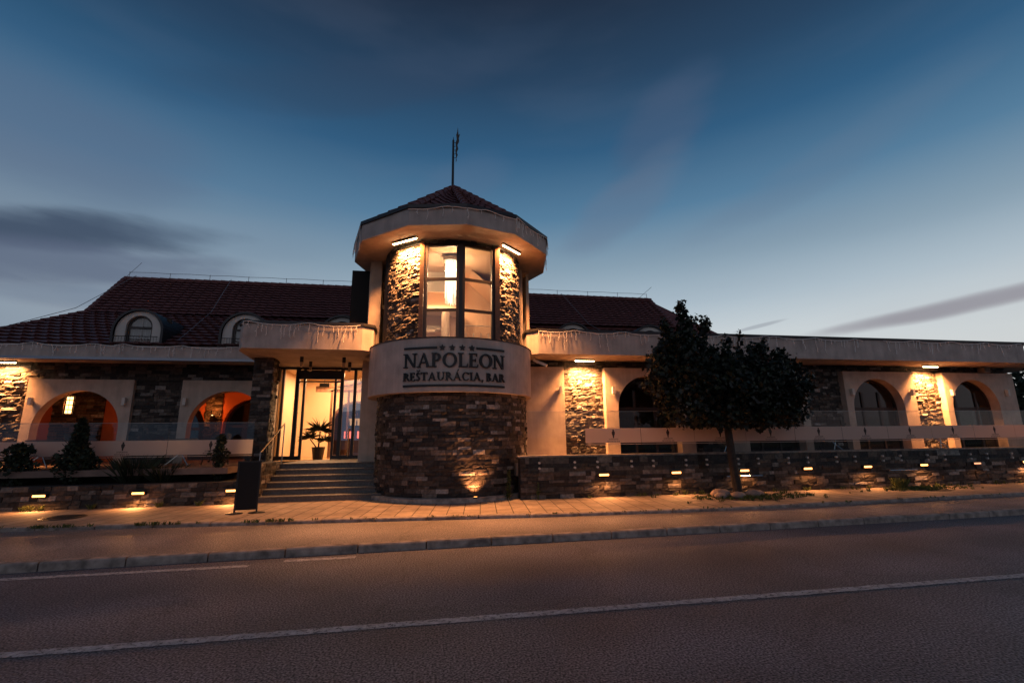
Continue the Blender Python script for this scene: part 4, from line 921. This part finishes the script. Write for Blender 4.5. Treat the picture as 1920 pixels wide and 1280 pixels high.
m = MB(); m.add([(1.2, 14.2, 6.75), (1.2, 15.6, 6.75), (2.95, 14.2, 5.2), (2.95, 15.6, 5.2)], [(0, 1, 3, 2)]); m.build('attic_slope', UP, BLD)
m = MB(); m.lathe([(0.13, 3.95), (.13, 5.5)], .42, 14.9, 16); m.build('column', WHITEP, BLD)
m = MB(); m.box(-.62, -.52, 15.0, 15.1, 3.95, 4.95); m.box(-.52, 0.1, 15.0, 15.1, 4.87, 4.95); m.build('picture_rail', WHITEP, BLD)
ra = thing('gallery_railing', 'white railing of the upper gallery behind the tower window', 'railing', (1.2, 13.2, 3.95))
m = MB(); m.tube([(.85, 13.4, 4.72), (1.75, 13.4, 4.72)], .018, 6); m.build('rail', TRIM, ra)
for x in (.98, 1.2, 1.42, 1.64):
    m = MB(); m.tube([(x, 13.4, 3.95), (x, 13.4, 4.5)], .022, 6); m.build('post', TRIM, ra)
# veranda lantern and sconce (orange light inside the left arcade)
la = thing('hanging_lantern', 'glowing metal lantern hanging in the left arcade', 'lantern', (-11.3, 17.6, 2.6))
lx, ly = -11.45, 17.4
m = MB()
for z in (2.98, 2.83, 2.68, 2.53, 2.38): m.lathe([(.10, z-.012), (.15, z-.012), (.15, z+.012), (.10, z+.012)], lx, ly, 10)
for k in range(6): m.tube([(lx+.14*math.cos(k*1.047), ly+.14*math.sin(k*1.047), 2.38), (lx+.14*math.cos(k*1.047), ly+.14*math.sin(k*1.047), 2.98)], .008, 4)
m.tube([(lx, ly, 2.98), (lx, ly, 3.8)], .01, 4); m.build('cage', BLACK, la)
m = MB(); m.lathe([(0, 2.42), (.075, 2.42), (.075, 2.94), (0, 2.94)], lx, ly, 12); m.build('glass', emis('lantern glow', (1, .42, .13), 7), la)
light('POINT', 'lantern_light', (lx, ly-.25, 2.7), 26, (1, .24, .05), la, size=.1)
sc = thing('wall_sconce', 'small glowing sconce on the stone strip inside the left arcade', 'lamp', (-7.75, 18.8, 2.3))
m = MB(); m.lathe([(.03, 2.15), (.09, 2.4), (.085, 2.4), (.02, 2.15)], -7.75, 18.72, 10); m.build('shade', BLACK, sc)
m = MB(); m.blobby((-7.75, 18.72, 2.36), .05, .05, .06, rng, 8, 6, 0); m.build('bulb', BULB, sc)
light('POINT', 'sconce_light', (-7.75, 18.55, 2.55), 16, (1, .26, .05), sc, size=.06)
light('POINT', 'arcade_light', (-6.2, 17.8, 3.4), 16, (1, .26, .05), sc, size=.15)
# facade boxes (unlit sconces)
def facade_box(x, y, z, label):
    t_ = thing('wall_light_box', label, 'lamp', (x, y, z), 'unlit box lights on the plaster panels')
    m = MB(); m.box(x-.045, x+.045, y-.12, y-.02, z-.11, z+.11); m.build('shade', TRIM, t_)
    m = MB(); m.box(x-.03, x+.03, y-.02, y, z-.05, z+.05); m.build('mount', BLACK, t_)
for x, lb_ in ((3.98, 'beside the tower, on the plain panel'), (5.72, 'just right of the lit stone strip next to the tower'), (14.50, 'left of the third arch from the tower'), (17.0, 'right of the third arch from the tower'), (18.72, 'left of the last arch'), (21.2, 'right of the last arch')):
    facade_box(x, WY if x > 4.2 else WY-.02, 2.93, 'small pale box light '+lb_)
for x, lb_ in ((-11.78, 'beside the lit stone strip at the far left'), (-9.29, 'between the first and second left arches'), (-7.6, 'left of the arch next to the entrance')):
    facade_box(x, LY, 2.72, 'small pale box light '+lb_)
# canopy downlights
for i, (x, y) in enumerate(((-3.76, 14.5), (-3.72, 15.4), (-2.57, 14.5), (-2.55, 15.4))):
    t_ = thing('canopy_spotlight', '%s cylinder spotlight under the entrance canopy, %s' % (('left', 'left', 'right', 'right')[i], ('street side', 'door side')[i % 2]), 'lamp', (x, y, FZ0), 'unlit spotlights under the canopy')
    m = MB(); m.lathe([(0, FZ0-.16), (.05, FZ0-.16), (.05, FZ0)], x, y, 12); m.build('body', BLACK, t_)
    m = MB(); m.lathe([(0, FZ0-.30), (.038, FZ0-.30), (.042, FZ0-.16)], x, y, 12); m.build('glass', mat('amber glass', (.5, .32, .16), .3) if i == 0 else bpy.data.materials['amber glass'], t_)
# security camera and loudspeaker under the right soffit
t_ = thing('security_camera', 'white security camera under the soffit beside the tower', 'camera', (3.35, 13.9, 3.8))
m = MB(); m.bar((3.05, 13.75, 3.80), (3.42, 13.55, 3.60), .09, .08); m.build('body', TRIM, t_)
m = MB(); m.tube([(3.1, 13.85, 3.9), (3.1, 13.8, 3.78), (3.16, 13.7, 3.7)], .02, 6); m.build('bracket', TRIM, t_)
t_ = thing('loudspeaker', 'small outdoor loudspeaker above the last arch panel', 'loudspeaker', (19.6, 14.2, 3.75))
m = MB(); m.box(20.25, 20.5, 14.05, 14.3, 3.67, 3.87); m.build('body', mat('speaker grey', (.2, .17, .15), .6), t_)
m = MB(); m.box(20.28, 20.47, 14.04, 14.05, 3.70, 3.84); m.build('grille', BLACK, t_)

# ------------------------------------------------------------------ unlit icicle string lights
def garland(p, q, label, seed, sag=.05, dens=7.5, maxd=.5, back=.03):
    rng = random.Random(seed); P, Q = Vector(p), Vector(q); Ln = (Q-P).length; m = MB(); nrm = Vector(((Q-P).y, -(Q-P).x, 0)).normalized()*back
    if nrm.y > 0: nrm = -nrm
    n = int(Ln/.12); pts = []
    for i in range(n+1):
        t_ = i/n; pts.append(P.lerp(Q, t_)+nrm+Vector((0, 0, -abs(math.sin(t_*Ln*2.1+seed))*sag*1.6+rng.uniform(-.008, .008))))
    m.tube(pts, .011, 4, cap=False)
    k = int(Ln*dens)
    for j in range(k):
        if rng.random() < .15: continue
        t_ = (j+rng.uniform(-.3, .3))/k; t_ = min(max(t_, 0), 1); b = pts[int(t_*n)]; ln = maxd*rng.choice((.2, .35, .5, .7, 1.0))*rng.uniform(.7, 1)
        q_ = [b]; cur = b.copy(); dx = 0; steps = max(2, int(ln/.055)); dirv = (Q-P).normalized()
        for s_ in range(steps):
            cur = cur+Vector((0, 0, -ln/steps))+dirv*rng.uniform(-.022, .022)+nrm.normalized()*rng.uniform(-.008, .012); q_.append(cur.copy())
            if rng.random() < .4: m.tube([cur, cur+dirv*rng.choice((-1, 1))*.03+Vector((0, 0, -.02))], .009, 3, cap=False)
        m.tube(q_, .0085, 3, cap=False)
    o = m.build('string_lights', WIRE); tag(o, label, 'string lights', 'unlit icicle string lights on the roof edges'); return o
er = [(TX+2.99*math.sin(R(a)), TY-2.99*math.cos(R(a)), 7.27) for a in EA]
garland(er[2], er[3], 'string lights over the front face of the tower eave', 1, dens=3.5, maxd=.45)
garland(er[3], er[4], 'string lights on the eave face just right of the tower front', 2, dens=3.5, maxd=.3)
garland(er[4], er[5], 'dense string lights on the right flank of the tower eave', 3, dens=9, maxd=.5)
garland(er[5], er[6], 'string lights hanging at the right edge of the tower eave', 4, dens=9, maxd=.6)
garland(er[0], er[1], 'string lights hanging at the left edge of the tower eave', 5, dens=9, maxd=.7)
garland((-4.95, 13.17, 4.62), (-1.95, 13.17, 4.60), 'string lights along the entrance canopy fascia', 6, maxd=.55, dens=9)
garland((3.1, 13.17, 4.62), (6.9, 13.17, 4.60), 'string lights on the long fascia next to the tower', 7, maxd=.55, dens=7)
garland((6.9, 13.17, 4.60), (10.7, 13.17, 4.60), 'string lights on the long fascia behind the round tree', 8, maxd=.5, dens=7)
garland((10.7, 13.17, 4.60), (14.2, 13.17, 4.58), 'string lights on the long fascia just past the round tree', 9, maxd=.5, dens=6)
garland((15.0, 13.17, 4.60), (20.8, 13.17, 4.58), 'string lights at the far end of the long fascia', 10, maxd=.42, dens=6)
garland((-13.5, 15.37, 4.33), (-9.2, 15.37, 4.33), 'string lights on the low fascia at the far left', 11, maxd=.36, dens=6)
garland((-9.2, 15.37, 4.33), (-5.3, 15.37, 4.31), 'string lights on the low fascia next to the canopy', 12, maxd=.36, dens=6)

# ------------------------------------------------------------------ weather vane
t_ = thing('weather_vane', 'dark mast with an ornamental metal crest on top of the tower', 'weather vane', (TX-.02, TY, 9.4))
m = MB(); m.tube([(TX-.05, TY, 9.4), (TX-.05, TY, 11.15)], .042, 8, .034); m.tube([(TX-.05, TY, 11.15), (TX-.05, TY, 11.28)], .02, 6, .004); m.build('mast', BLACK, t_)
m = MB(); vx = TX+.04; pts = [(0, 10.35), (.03, 10.42), (.015, 10.5), (.06, 10.62), (.03, 10.72), (.075, 10.85), (.045, 10.98), (.10, 11.12), (.09, 11.25), (.13, 11.42), (.08, 11.36), (.065, 11.5), (.05, 11.66), (.03, 11.46), (.0, 11.36), (.02, 11.2), (-.02, 11.05), (.0, 10.9), (-.02, 10.75), (.0, 10.6)]
m.prism_y([(vx+a, b) for a, b in pts], TY-.01, TY+.01)
for k in range(5): m.bar((TX-.04, TY, 10.5+k*.14), (vx+.03, TY, 10.53+k*.14), .012)
m.build('crest', BLACK, t_)

# ------------------------------------------------------------------ street things
ab = thing('pavement_sign', 'tall black freestanding banner on the pavement by the steps', 'sign', (-3.68, 11.2, 0))
def yawbox(mb, cx, cy, ang, x0, x1, y0, y1, z0, z1):
    b0 = len(mb.v); mb.box(x0, x1, y0, y1, z0, z1); mb.xf(Matrix.Translation((cx, cy, 0)) @ Matrix.Rotation(ang, 4, 'Z'), b0)
m = MB(); yawbox(m, -3.80, 11.22, R(8), -.185, .205, -.012, .012, .07, 1.04); m.build('banner', mat('black banner', (.005, .005, .005), .8), ab)
m = MB(); yawbox(m, -3.80, 11.22, R(8), -.215, -.185, -.016, .016, .02, 1.06); yawbox(m, -3.80, 11.22, R(8), .205, .235, -.016, .016, .02, 1.06); yawbox(m, -3.80, 11.22, R(8), -.215, .235, -.016, .016, 1.04, 1.07); m.build('frame', BLACK, ab)
for x in (-.2, .22):
    m = MB(); b0 = len(m.v); m.lathe([(0, .0), (.17, 0), (.17, .012), (.03, .03), (0, .03)], 0, 0, 16); m.xf(Matrix.Translation((-3.80+x*math.cos(R(8)), 11.22+x*math.sin(R(8)), .004)) @ Matrix.Diagonal((1, .62, 1, 1)), b0); m.build('foot', BLACK, ab)
m = MB(); m.lathe([(0, .012), (.36, .012), (.38, .006), (.38, .0)], -7.35, 11.55, 28)
for k in range(7): m.box(-7.6, -7.1, 11.33+k*.07, 11.35+k*.07, .012, .018)
mc = m.build('manhole_cover', mat('cast iron', (.05, .04, .035), .5, .5)); tag(mc, 'round cast iron manhole cover in the pavement', 'manhole cover')
# chrome rods on the wall
for x0, x1, z, lb_ in ((7.75, 8.80, .43, 'short steel rail on the terrace wall behind the tree trunk'), (12.82, 13.75, .475, 'short steel rail on the terrace wall above the empty tree pit')):
    t_ = thing('wall_rail', lb_, 'rail', (x0, 11.7, z), 'short steel rails on the terrace wall')
    m = MB(); m.tube([(x0, 11.70, z), (x1, 11.70, z)], .018, 8); m.build('rail', STEEL, t_)
    for x in (x0+.03, x1-.03):
        m = MB(); m.tube([(x, 11.70, z), (x, 11.88, z)], .012, 6); m.build('bracket', STEEL, t_)
# ------------------------------------------------------------------ vegetation
def rand_dir(rng):
    while True:
        v = Vector((rng.uniform(-1, 1), rng.uniform(-1, 1), rng.uniform(-1, 1)))
        if .05 < v.length < 1: return v.normalized()
def add_leaf(mb, p, rng, s_, droop=.3):
    d = rand_dir(rng); d.z -= droop; d.normalize(); u = rand_dir(rng); sd = d.cross(u).normalized(); nn = sd.cross(d)
    L_ = s_*rng.uniform(.55, 1.45); w_ = L_*rng.uniform(.38, .55)
    mb.add([p, p+d*L_*.35+sd*w_*.62+nn*.1*L_, p+d*L_*.62+sd*w_*.95, p+d*L_*.70+sd*w_*.25, p+d*L_, p+d*L_*.70-sd*w_*.25, p+d*L_*.62-sd*w_*.95, p+d*L_*.35-sd*w_*.62+nn*.1*L_], [(0, 1, 2, 3, 4, 5, 6, 7)])
tr = thing('maple_tree', 'round crowned street tree with dark leaves in front of the terrace wall', 'tree', (7.62, 11.1, 0))
m = MB(); m.tube([(7.66, 11.1, -.02), (7.62, 11.1, .15), (7.56, 11.1, .8), (7.53, 11.12, 1.7), (7.6, 11.15, 2.4)], .13, 10, .075)
rng = random.Random(12)
for k in range(14):
    a = rng.uniform(0, 6.28); z = rng.uniform(1.6, 2.6); e = Vector((7.55+math.cos(a)*rng.uniform(.8, 2.0), 11.13+math.sin(a)*rng.uniform(.6, 1.4), z+rng.uniform(.4, 1.6))); b = Vector((7.56, 11.12, z))
    m.tube([b, b.lerp(e, .5)+Vector((0, 0, .12)), e], .045, 6, .012)
m.tube([(7.5, 11.15, 2.2), (6.8, 11.1, 3.4), (6.62, 11.1, 4.7)], .05, 6, .012)
m.tube([(7.5, 11.15, 2.2), (7.9, 11.1, 3.2), (8.15, 11.1, 4.2)], .04, 6, .01); m.build('trunk', BARK, tr)
crown = MB(); rng = random.Random(77)
blobs = [((6.62, 11.15, 2.85), (1.15, 1.1, 1.1), 3600), ((8.55, 11.15, 2.72), (1.30, 1.15, 1.08), 4300), ((7.6, 11.05, 2.72), (1.0, 1.1, .98), 2500),
         ((5.85, 11.15, 3.05), (.45, .5, .8), 520), ((9.45, 11.15, 2.6), (.5, .6, .85), 700), ((6.45, 11.1, 3.75), (.75, .6, .5), 900), ((7.0, 11.1, 2.0), (1.35, .8, .35), 700), ((8.4, 11.1, 2.0), (1.2, .8, .35), 700)]
for c_, r_, nlf in blobs:
    for _ in range(int(nlf*1.0)):
        d = rand_dir(rng); q = rng.random()**.38
        p = Vector((c_[0]+d.x*r_[0]*q, c_[1]+d.y*r_[1]*q, c_[2]+d.z*r_[2]*q))
        bump_ = .06*math.sin(p.x*6.1+1)+.06*math.sin(p.z*7.3)+.05*math.sin(p.x*11+p.z*9)
        p += d*bump_
        if p.z < 1.66+.05*math.sin(p.x*9): continue
        add_leaf(crown, p, rng, .125)
def shoot(p0, p1, w_, nl):
    p0, p1 = Vector(p0), Vector(p1)
    for _ in range(nl):
        t_ = rng.random(); p = p0.lerp(p1, t_)+rand_dir(rng)*w_*(1-.55*t_)*rng.random()**.5
        add_leaf(crown, p, rng, .12)
shoot((6.55, 11.1, 3.9), (6.48, 11.1, 5.0), .30, 330); shoot((6.2, 11.1, 3.8), (5.95, 11.1, 4.45), .24, 170); shoot((6.85, 11.1, 3.7), (7.22, 11.1, 4.55), .24, 190); shoot((6.6, 11.1, 3.9), (6.85, 11.1, 4.6), .22, 130)
shoot((7.6, 11.1, 3.4), (7.75, 11.1, 4.05), .2, 110); shoot((8.05, 11.1, 3.3), (8.15, 11.1, 4.32), .10, 46); shoot((8.6, 11.1, 3.5), (8.8, 11.1, 3.95), .25, 140); shoot((9.1, 11.1, 3.3), (9.3, 11.1, 3.75), .25, 130)
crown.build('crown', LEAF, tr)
# conifer and shrub in the planter
def shrub(name, label, cat, cx, cy, z0, h_, w_, n_, seed, mt, leaf_s, shape='cone'):
    t_ = thing(name, label, cat, (cx, cy, z0)); rng = random.Random(seed)
    m = MB(); m.tube([(cx, cy, z0-.05), (cx+.02, cy, z0+h_*.8)], .035, 6, .01)
    for k in range(8):
        a = rng.uniform(0, 6.28); zz = z0+h_*rng.uniform(.15, .6); m.tube([(cx, cy, zz), (cx+math.cos(a)*w_*.35, cy+math.sin(a)*w_*.35, zz+h_*.22)], .015, 5, .005)
    m.build('stem', BARK, t_); m = MB()
    for _ in range(n_):
        t2 = rng.random()**(.8)
        if shape == 'cone': rad = w_/2*(math.sin(min(1, (1-t2)*1.25)*math.pi/2)*(.75+.25*math.sin(t2*9+seed)))*(.8 if t2 < .1 else 1)
        else: rad = w_/2*math.sin(max(.05, t2)*math.pi)**.6*(.7+.3*math.sin(t2*14+seed))
        a = rng.uniform(0, 6.28); q = rng.random()**.5
        p = Vector((cx+math.cos(a)*rad*q*(1+.25*math.sin(a*3+t2*6)), cy+math.sin(a)*rad*q, z0+t2*h_)); add_leaf(m, p, rng, leaf_s, -.3)
    m.build('foliage', mt, t_)
shrub('conifer', 'dark dense dwarf conifer in the planter', 'conifer', -8.55, 13.55, .5, 1.55, .92, 3600, 5, LEAFD, .085)
shrub('evergreen_shrub', 'slender open shrub in the planter between conifer and steps', 'shrub', -5.30, 13.5, .5, 1.10, .50, 700, 6, LEAFD, .09, 'o')
shrub('evergreen_shrub', 'low spreading shrub in the planter at the left edge', 'shrub', -9.75, 13.5, .5, .95, .9, 900, 8, LEAFD, .10, 'o')
def tuft(cx, cy, z0, h_, r_, n_, seed, name, label, cat, mt, group=None):
    rng = random.Random(seed); m = MB()
    for _ in range(n_):
        a = rng.uniform(0, 6.28); L_ = h_*rng.uniform(.5, 1); o_ = r_*rng.random()*.4; b = Vector((cx+math.cos(a)*o_, cy+math.sin(a)*o_, z0)); e = b+Vector((math.cos(a)*r_*rng.random(), math.sin(a)*r_*rng.random(), L_)); md = b.lerp(e, .55)+Vector((0, 0, L_*.12)); sd = Vector((-math.sin(a), math.cos(a), 0))*.006
        m.add([b-sd, b+sd, md+sd*.8, e, md-sd*.8], [(0, 1, 2, 3, 4)])
    o = m.build(name, mt); tag(o, label, cat, group); return o
tuft(-7.2, 13.5, .48, .75, .55, 320, 1, 'ornamental_grass', 'clump of dark ornamental grass beside the conifer', 'grass', LEAFD)
tuft(-6.5, 13.45, .48, .55, .5, 220, 2, 'ornamental_grass', 'low grass clump midway along the planter', 'grass', LEAFD)
# tall weeds by the drum
def mullein(x, y, h_, seed, label):
    rng = random.Random(seed); m = MB(); m.tube([(x, y, 0), (x+.02, y, h_)], .012, 5, .005)
    for k in range(int(150*h_)):
        t_ = rng.random()**.8; a = rng.uniform(0, 6.28); p = Vector((x, y, t_*h_)); d = Vector((math.cos(a), math.sin(a), rng.uniform(.1, .8))).normalized(); L_ = .11*(1.1-t_*.8)*rng.uniform(.7, 1.2); sd = Vector((-d.y, d.x, 0)).normalized()*L_*.22
        m.add([p, p+d*L_*.5+sd, p+d*L_, p+d*L_*.5-sd], [(0, 1, 2, 3)])
    o = m.build('tall_weed', LEAFW); tag(o, label, 'weed', 'tall weeds at the foot of the tower')
mullein(1.98, 11.93, .72, 1, 'twin stemmed tall weed nearest the tower uplight'); mullein(2.32, 12.05, .68, 2, 'thick tall weed where tower and terrace wall meet'); mullein(2.66, 11.75, .42, 3, 'shortest tall weed, in front of the terrace wall corner')
mullein(1.93, 11.95, .66, 14, 'second stem of the tall weed pair by the tower uplight')
# small weeds along wall foot
rng = random.Random(55); k = 0
m = MB()
def tiny(m, x, y, h_, n_):
    for _ in range(n_):
        a = rng.uniform(0, 6.28); L_ = h_*rng.uniform(.5, 1.1); b = Vector((x+rng.uniform(-.05, .05), y+rng.uniform(-.03, .03), 0)); e = b+Vector((math.cos(a)*L_*.7, math.sin(a)*L_*.5, L_)); sd = Vector((-math.sin(a), math.cos(a), 0))*.007
        md = b.lerp(e, .5)+Vector((0, 0, L_*.15)); m.add([b-sd, b+sd, md+sd*1.3, e, md-sd*1.3], [(0, 1, 2, 3, 4)])
for x in (-9.9, -8.95, -8.8, -8.6, -7.6, -6.2, -5.35): tiny(m, x, 12.76, .14, 26)
for _ in range(26): tiny(m, rng.uniform(3, 18.5), 11.8, rng.uniform(.04, .13), 14)
for _ in range(70):
    x = rng.uniform(-10, 18); tiny(m, x, lerp_line(KL, x)-.04, rng.uniform(.015, .06), 5)
for _ in range(240):
    x = 7.9+rng.gauss(0, .8); y = 10.95+rng.gauss(0, .28)
    tiny(m, x, min(y, 11.75), rng.uniform(.03, .1), 9)
for _ in range(160):
    x = 13.2+rng.gauss(0, .8); y = 11.3+rng.gauss(0, .2); tiny(m, x, min(y, 11.75), rng.uniform(.03, .1), 9)
for _ in range(60):
    a = rng.random()*6.28; tiny(m, 12.75+.1*math.cos(a), 11.4+.1*math.sin(a), .3, 3)
for x in (-9, -8, -6.5, -5, -3): 
    for _ in range(10): tiny(m, x+rng.uniform(-.5, .5), lerp_line(KL, x)-.1, .07, 10)
m.build('weeds', LEAFW, kind='stuff')
m = MB(); m.lathe([(0, .003), (.62, .003)], 13.35, 11.32, 24); m.build('tree_pit', SOIL, kind='structure')
m = MB(); m.lathe([(0, .0045), (.85, .0045)], 7.75, 11.05, 24); m.build('tree_pit', SOIL, kind='structure')
rng = random.Random(8)
for i, (x, y, s_, lb_) in enumerate(((7.18, 11.15, .2, 'largest'), (7.05, 10.95, .13, 'smallest'), (7.45, 10.85, .15, 'front'), (7.95, 11.0, .17, 'flat'), (8.15, 11.1, .14, 'pointed'), (7.3, 11.3, .17, 'rear'))):
    m = MB(); m.blobby((x, y, s_*.4), s_*1.3, s_, s_*.62, rng, 9, 6, .1); o = m.build('boulder', ROCK, smooth=True); tag(o, '%s rounded boulder around the tree trunk' % lb_, 'boulder', 'boulders around the tree')
# trees beyond the right end
def far_tree(cx, cy, z0, h_, w_, n_, seed, label):
    t_ = thing('leafy_tree', label, 'tree', (cx, cy, 0), 'trees beyond the right end of the building'); rng = random.Random(seed)
    m = MB(); m.tube([(cx, cy, 0), (cx+.1, cy, h_*.7)], .16, 7, .05); m.build('trunk', BARK, t_); m = MB()
    for _ in range(n_):
        d = rand_dir(rng); q = rng.random()**.4; p = Vector((cx+d.x*w_*q*(.8+.2*math.sin(d.z*5)), cy+d.y*w_*q, z0+(h_-z0)*.5+d.z*(h_-z0)*.5*q)); add_leaf(m, p, rng, .24)
    m.build('crown', LEAFD, t_)
far_tree(26.6, 17.5, .3, 4.4, 1.6, 1500, 1, 'bushy tree right behind the end of the terrace'); far_tree(28.6, 18.6, .4, 4.9, 1.8, 1500, 2, 'taller dark tree at the right edge beyond the terrace')
# terrace furniture
def cafe_table(x, y, label, rz=0):
    t_ = thing('cafe_table', label, 'table', (x, y, FL), 'tables on the terraces'); 
    m = MB(); m.lathe([(0, FL+.70), (.38, FL+.70), (.38, FL+.735), (0, FL+.735)], x, y, 20); m.build('tabletop', mat('table top', (.12, .09, .07), .5) if 'table top' not in bpy.data.materials else bpy.data.materials['table top'], t_)
    for a, b in (((-.3, -.2), (.3, .2)), ((.3, -.2), (-.3, .2))):
        m = MB(); m.tube([(x+a[0], y+a[1], FL), (x+b[0], y+b[1], FL+.7)], .018, 6); m.build('leg', STEEL, t_)
def chair(x, y, rz, label):
    t_ = thing('terrace_chair', label, 'chair', (x, y, FL), 'chairs on the terraces'); M_ = Matrix.Translation((x, y, FL)) @ Matrix.Rotation(rz, 4, 'Z'); WK = bpy.data.materials.get('dark rattan') or mat('dark rattan', (.03, .02, .016), .7, bump=(60, 1, .01))
    m = MB(); m.box(-.23, .23, -.23, .23, .42, .47); m.xf(M_); m.build('seat', WK, t_)
    m = MB(); pts = []
    for k in range(13):
        a = R(-100+200*k/12); pts += [(.27*math.sin(a), .05+.25*math.cos(a), .47), (.30*math.sin(a), .07+.29*math.cos(a), .62+.26*max(0, math.cos(a))**.5)]
    m.add(pts, [(2*i, 2*i+2, 2*i+3, 2*i+1) for i in range(12)]); b0 = len(m.v); m.xf(M_); m.build('backrest', WK, t_)
    for sx_, sy_ in ((-1, -1), (1, -1), (-1, 1), (1, 1)):
        m = MB(); m.tube([(sx_*.2, sy_*.2, .42), (sx_*.23, sy_*.23, 0)], .015, 5); m.xf(M_); m.build('leg', WK, t_)
cafe_table(8.9, 13.3, 'round table on the right terrace seen past the tree trunk'); cafe_table(12.6, 13.2, 'round table on the right terrace before the third arch'); cafe_table(16.6, 13.2, 'round table on the right terrace by the lit stone strip')
cafe_table(-10.3, 15.0, 'round table on the left terrace behind the conifer'); cafe_table(-6.9, 15.0, 'round table on the left terrace near the entrance')
chair(-9.35, 14.85, R(150), 'dark rattan chair on the left terrace just right of the conifer'); chair(-7.75, 15.1, R(200), 'dark rattan chair before the dark stone strip of the left terrace'); chair(-11.2, 14.8, R(120), 'dark rattan chair at the left edge of the left terrace'); chair(-6.0, 15.0, R(240), 'dark rattan chair on the left terrace close to the entrance')
# entrance plant
t_ = thing('potted_yucca', 'spiky potted yucca inside the entrance glass', 'plant', (-3.75, 17.4, FL))
m = MB(); m.lathe([(0, FL), (.16, FL), (.22, FL+.42), (.2, FL+.42), (0, FL+.38)], -3.75, 17.4, 14); m.build('pot', POT, t_)
m = MB(); m.tube([(-3.75, 17.4, FL+.38), (-3.73, 17.4, FL+.95)], .03, 6, .022); m.tube([(-3.8, 17.4, FL+.38), (-4.05, 17.4, FL+.7)], .022, 6, .018); m.build('stem', BARK, t_)
m = MB(); rng = random.Random(31)
for cx, cz, nn2, LL in ((-3.73, FL+.98, 90, .68), (-4.05, FL+.72, 60, .46), (-3.55, FL+.62, 50, .42)):
    for _ in range(nn2):
        d = rand_dir(rng); d.z = abs(d.z)*.9-.15; d.normalize(); L_ = LL*rng.uniform(.6, 1); b = Vector((cx, 17.4, cz)); sd = d.cross(Vector((0, 0, 1))).normalized()*.010; e = b+d*L_+Vector((0, 0, -.12*L_)); md = b.lerp(e, .45)+Vector((0, 0, .05))
        m.add([b-sd, b+sd, md+sd, e, md-sd], [(0, 1, 2, 3, 4)])
m.build('foliage', LEAF, t_)
t_ = thing('exit_sign', 'small dark box sign hanging in the lobby', 'sign', (-3.6, 17.6, 3.4))
m = MB(); m.box(-3.88, -3.55, 17.5, 17.56, 3.32, 3.46); m.build('housing', BLACK, t_); m = MB(); m.tube([(-3.72, 17.53, 3.46), (-3.72, 17.53, 3.86)], .008, 4); m.build('bracket', BLACK, t_)
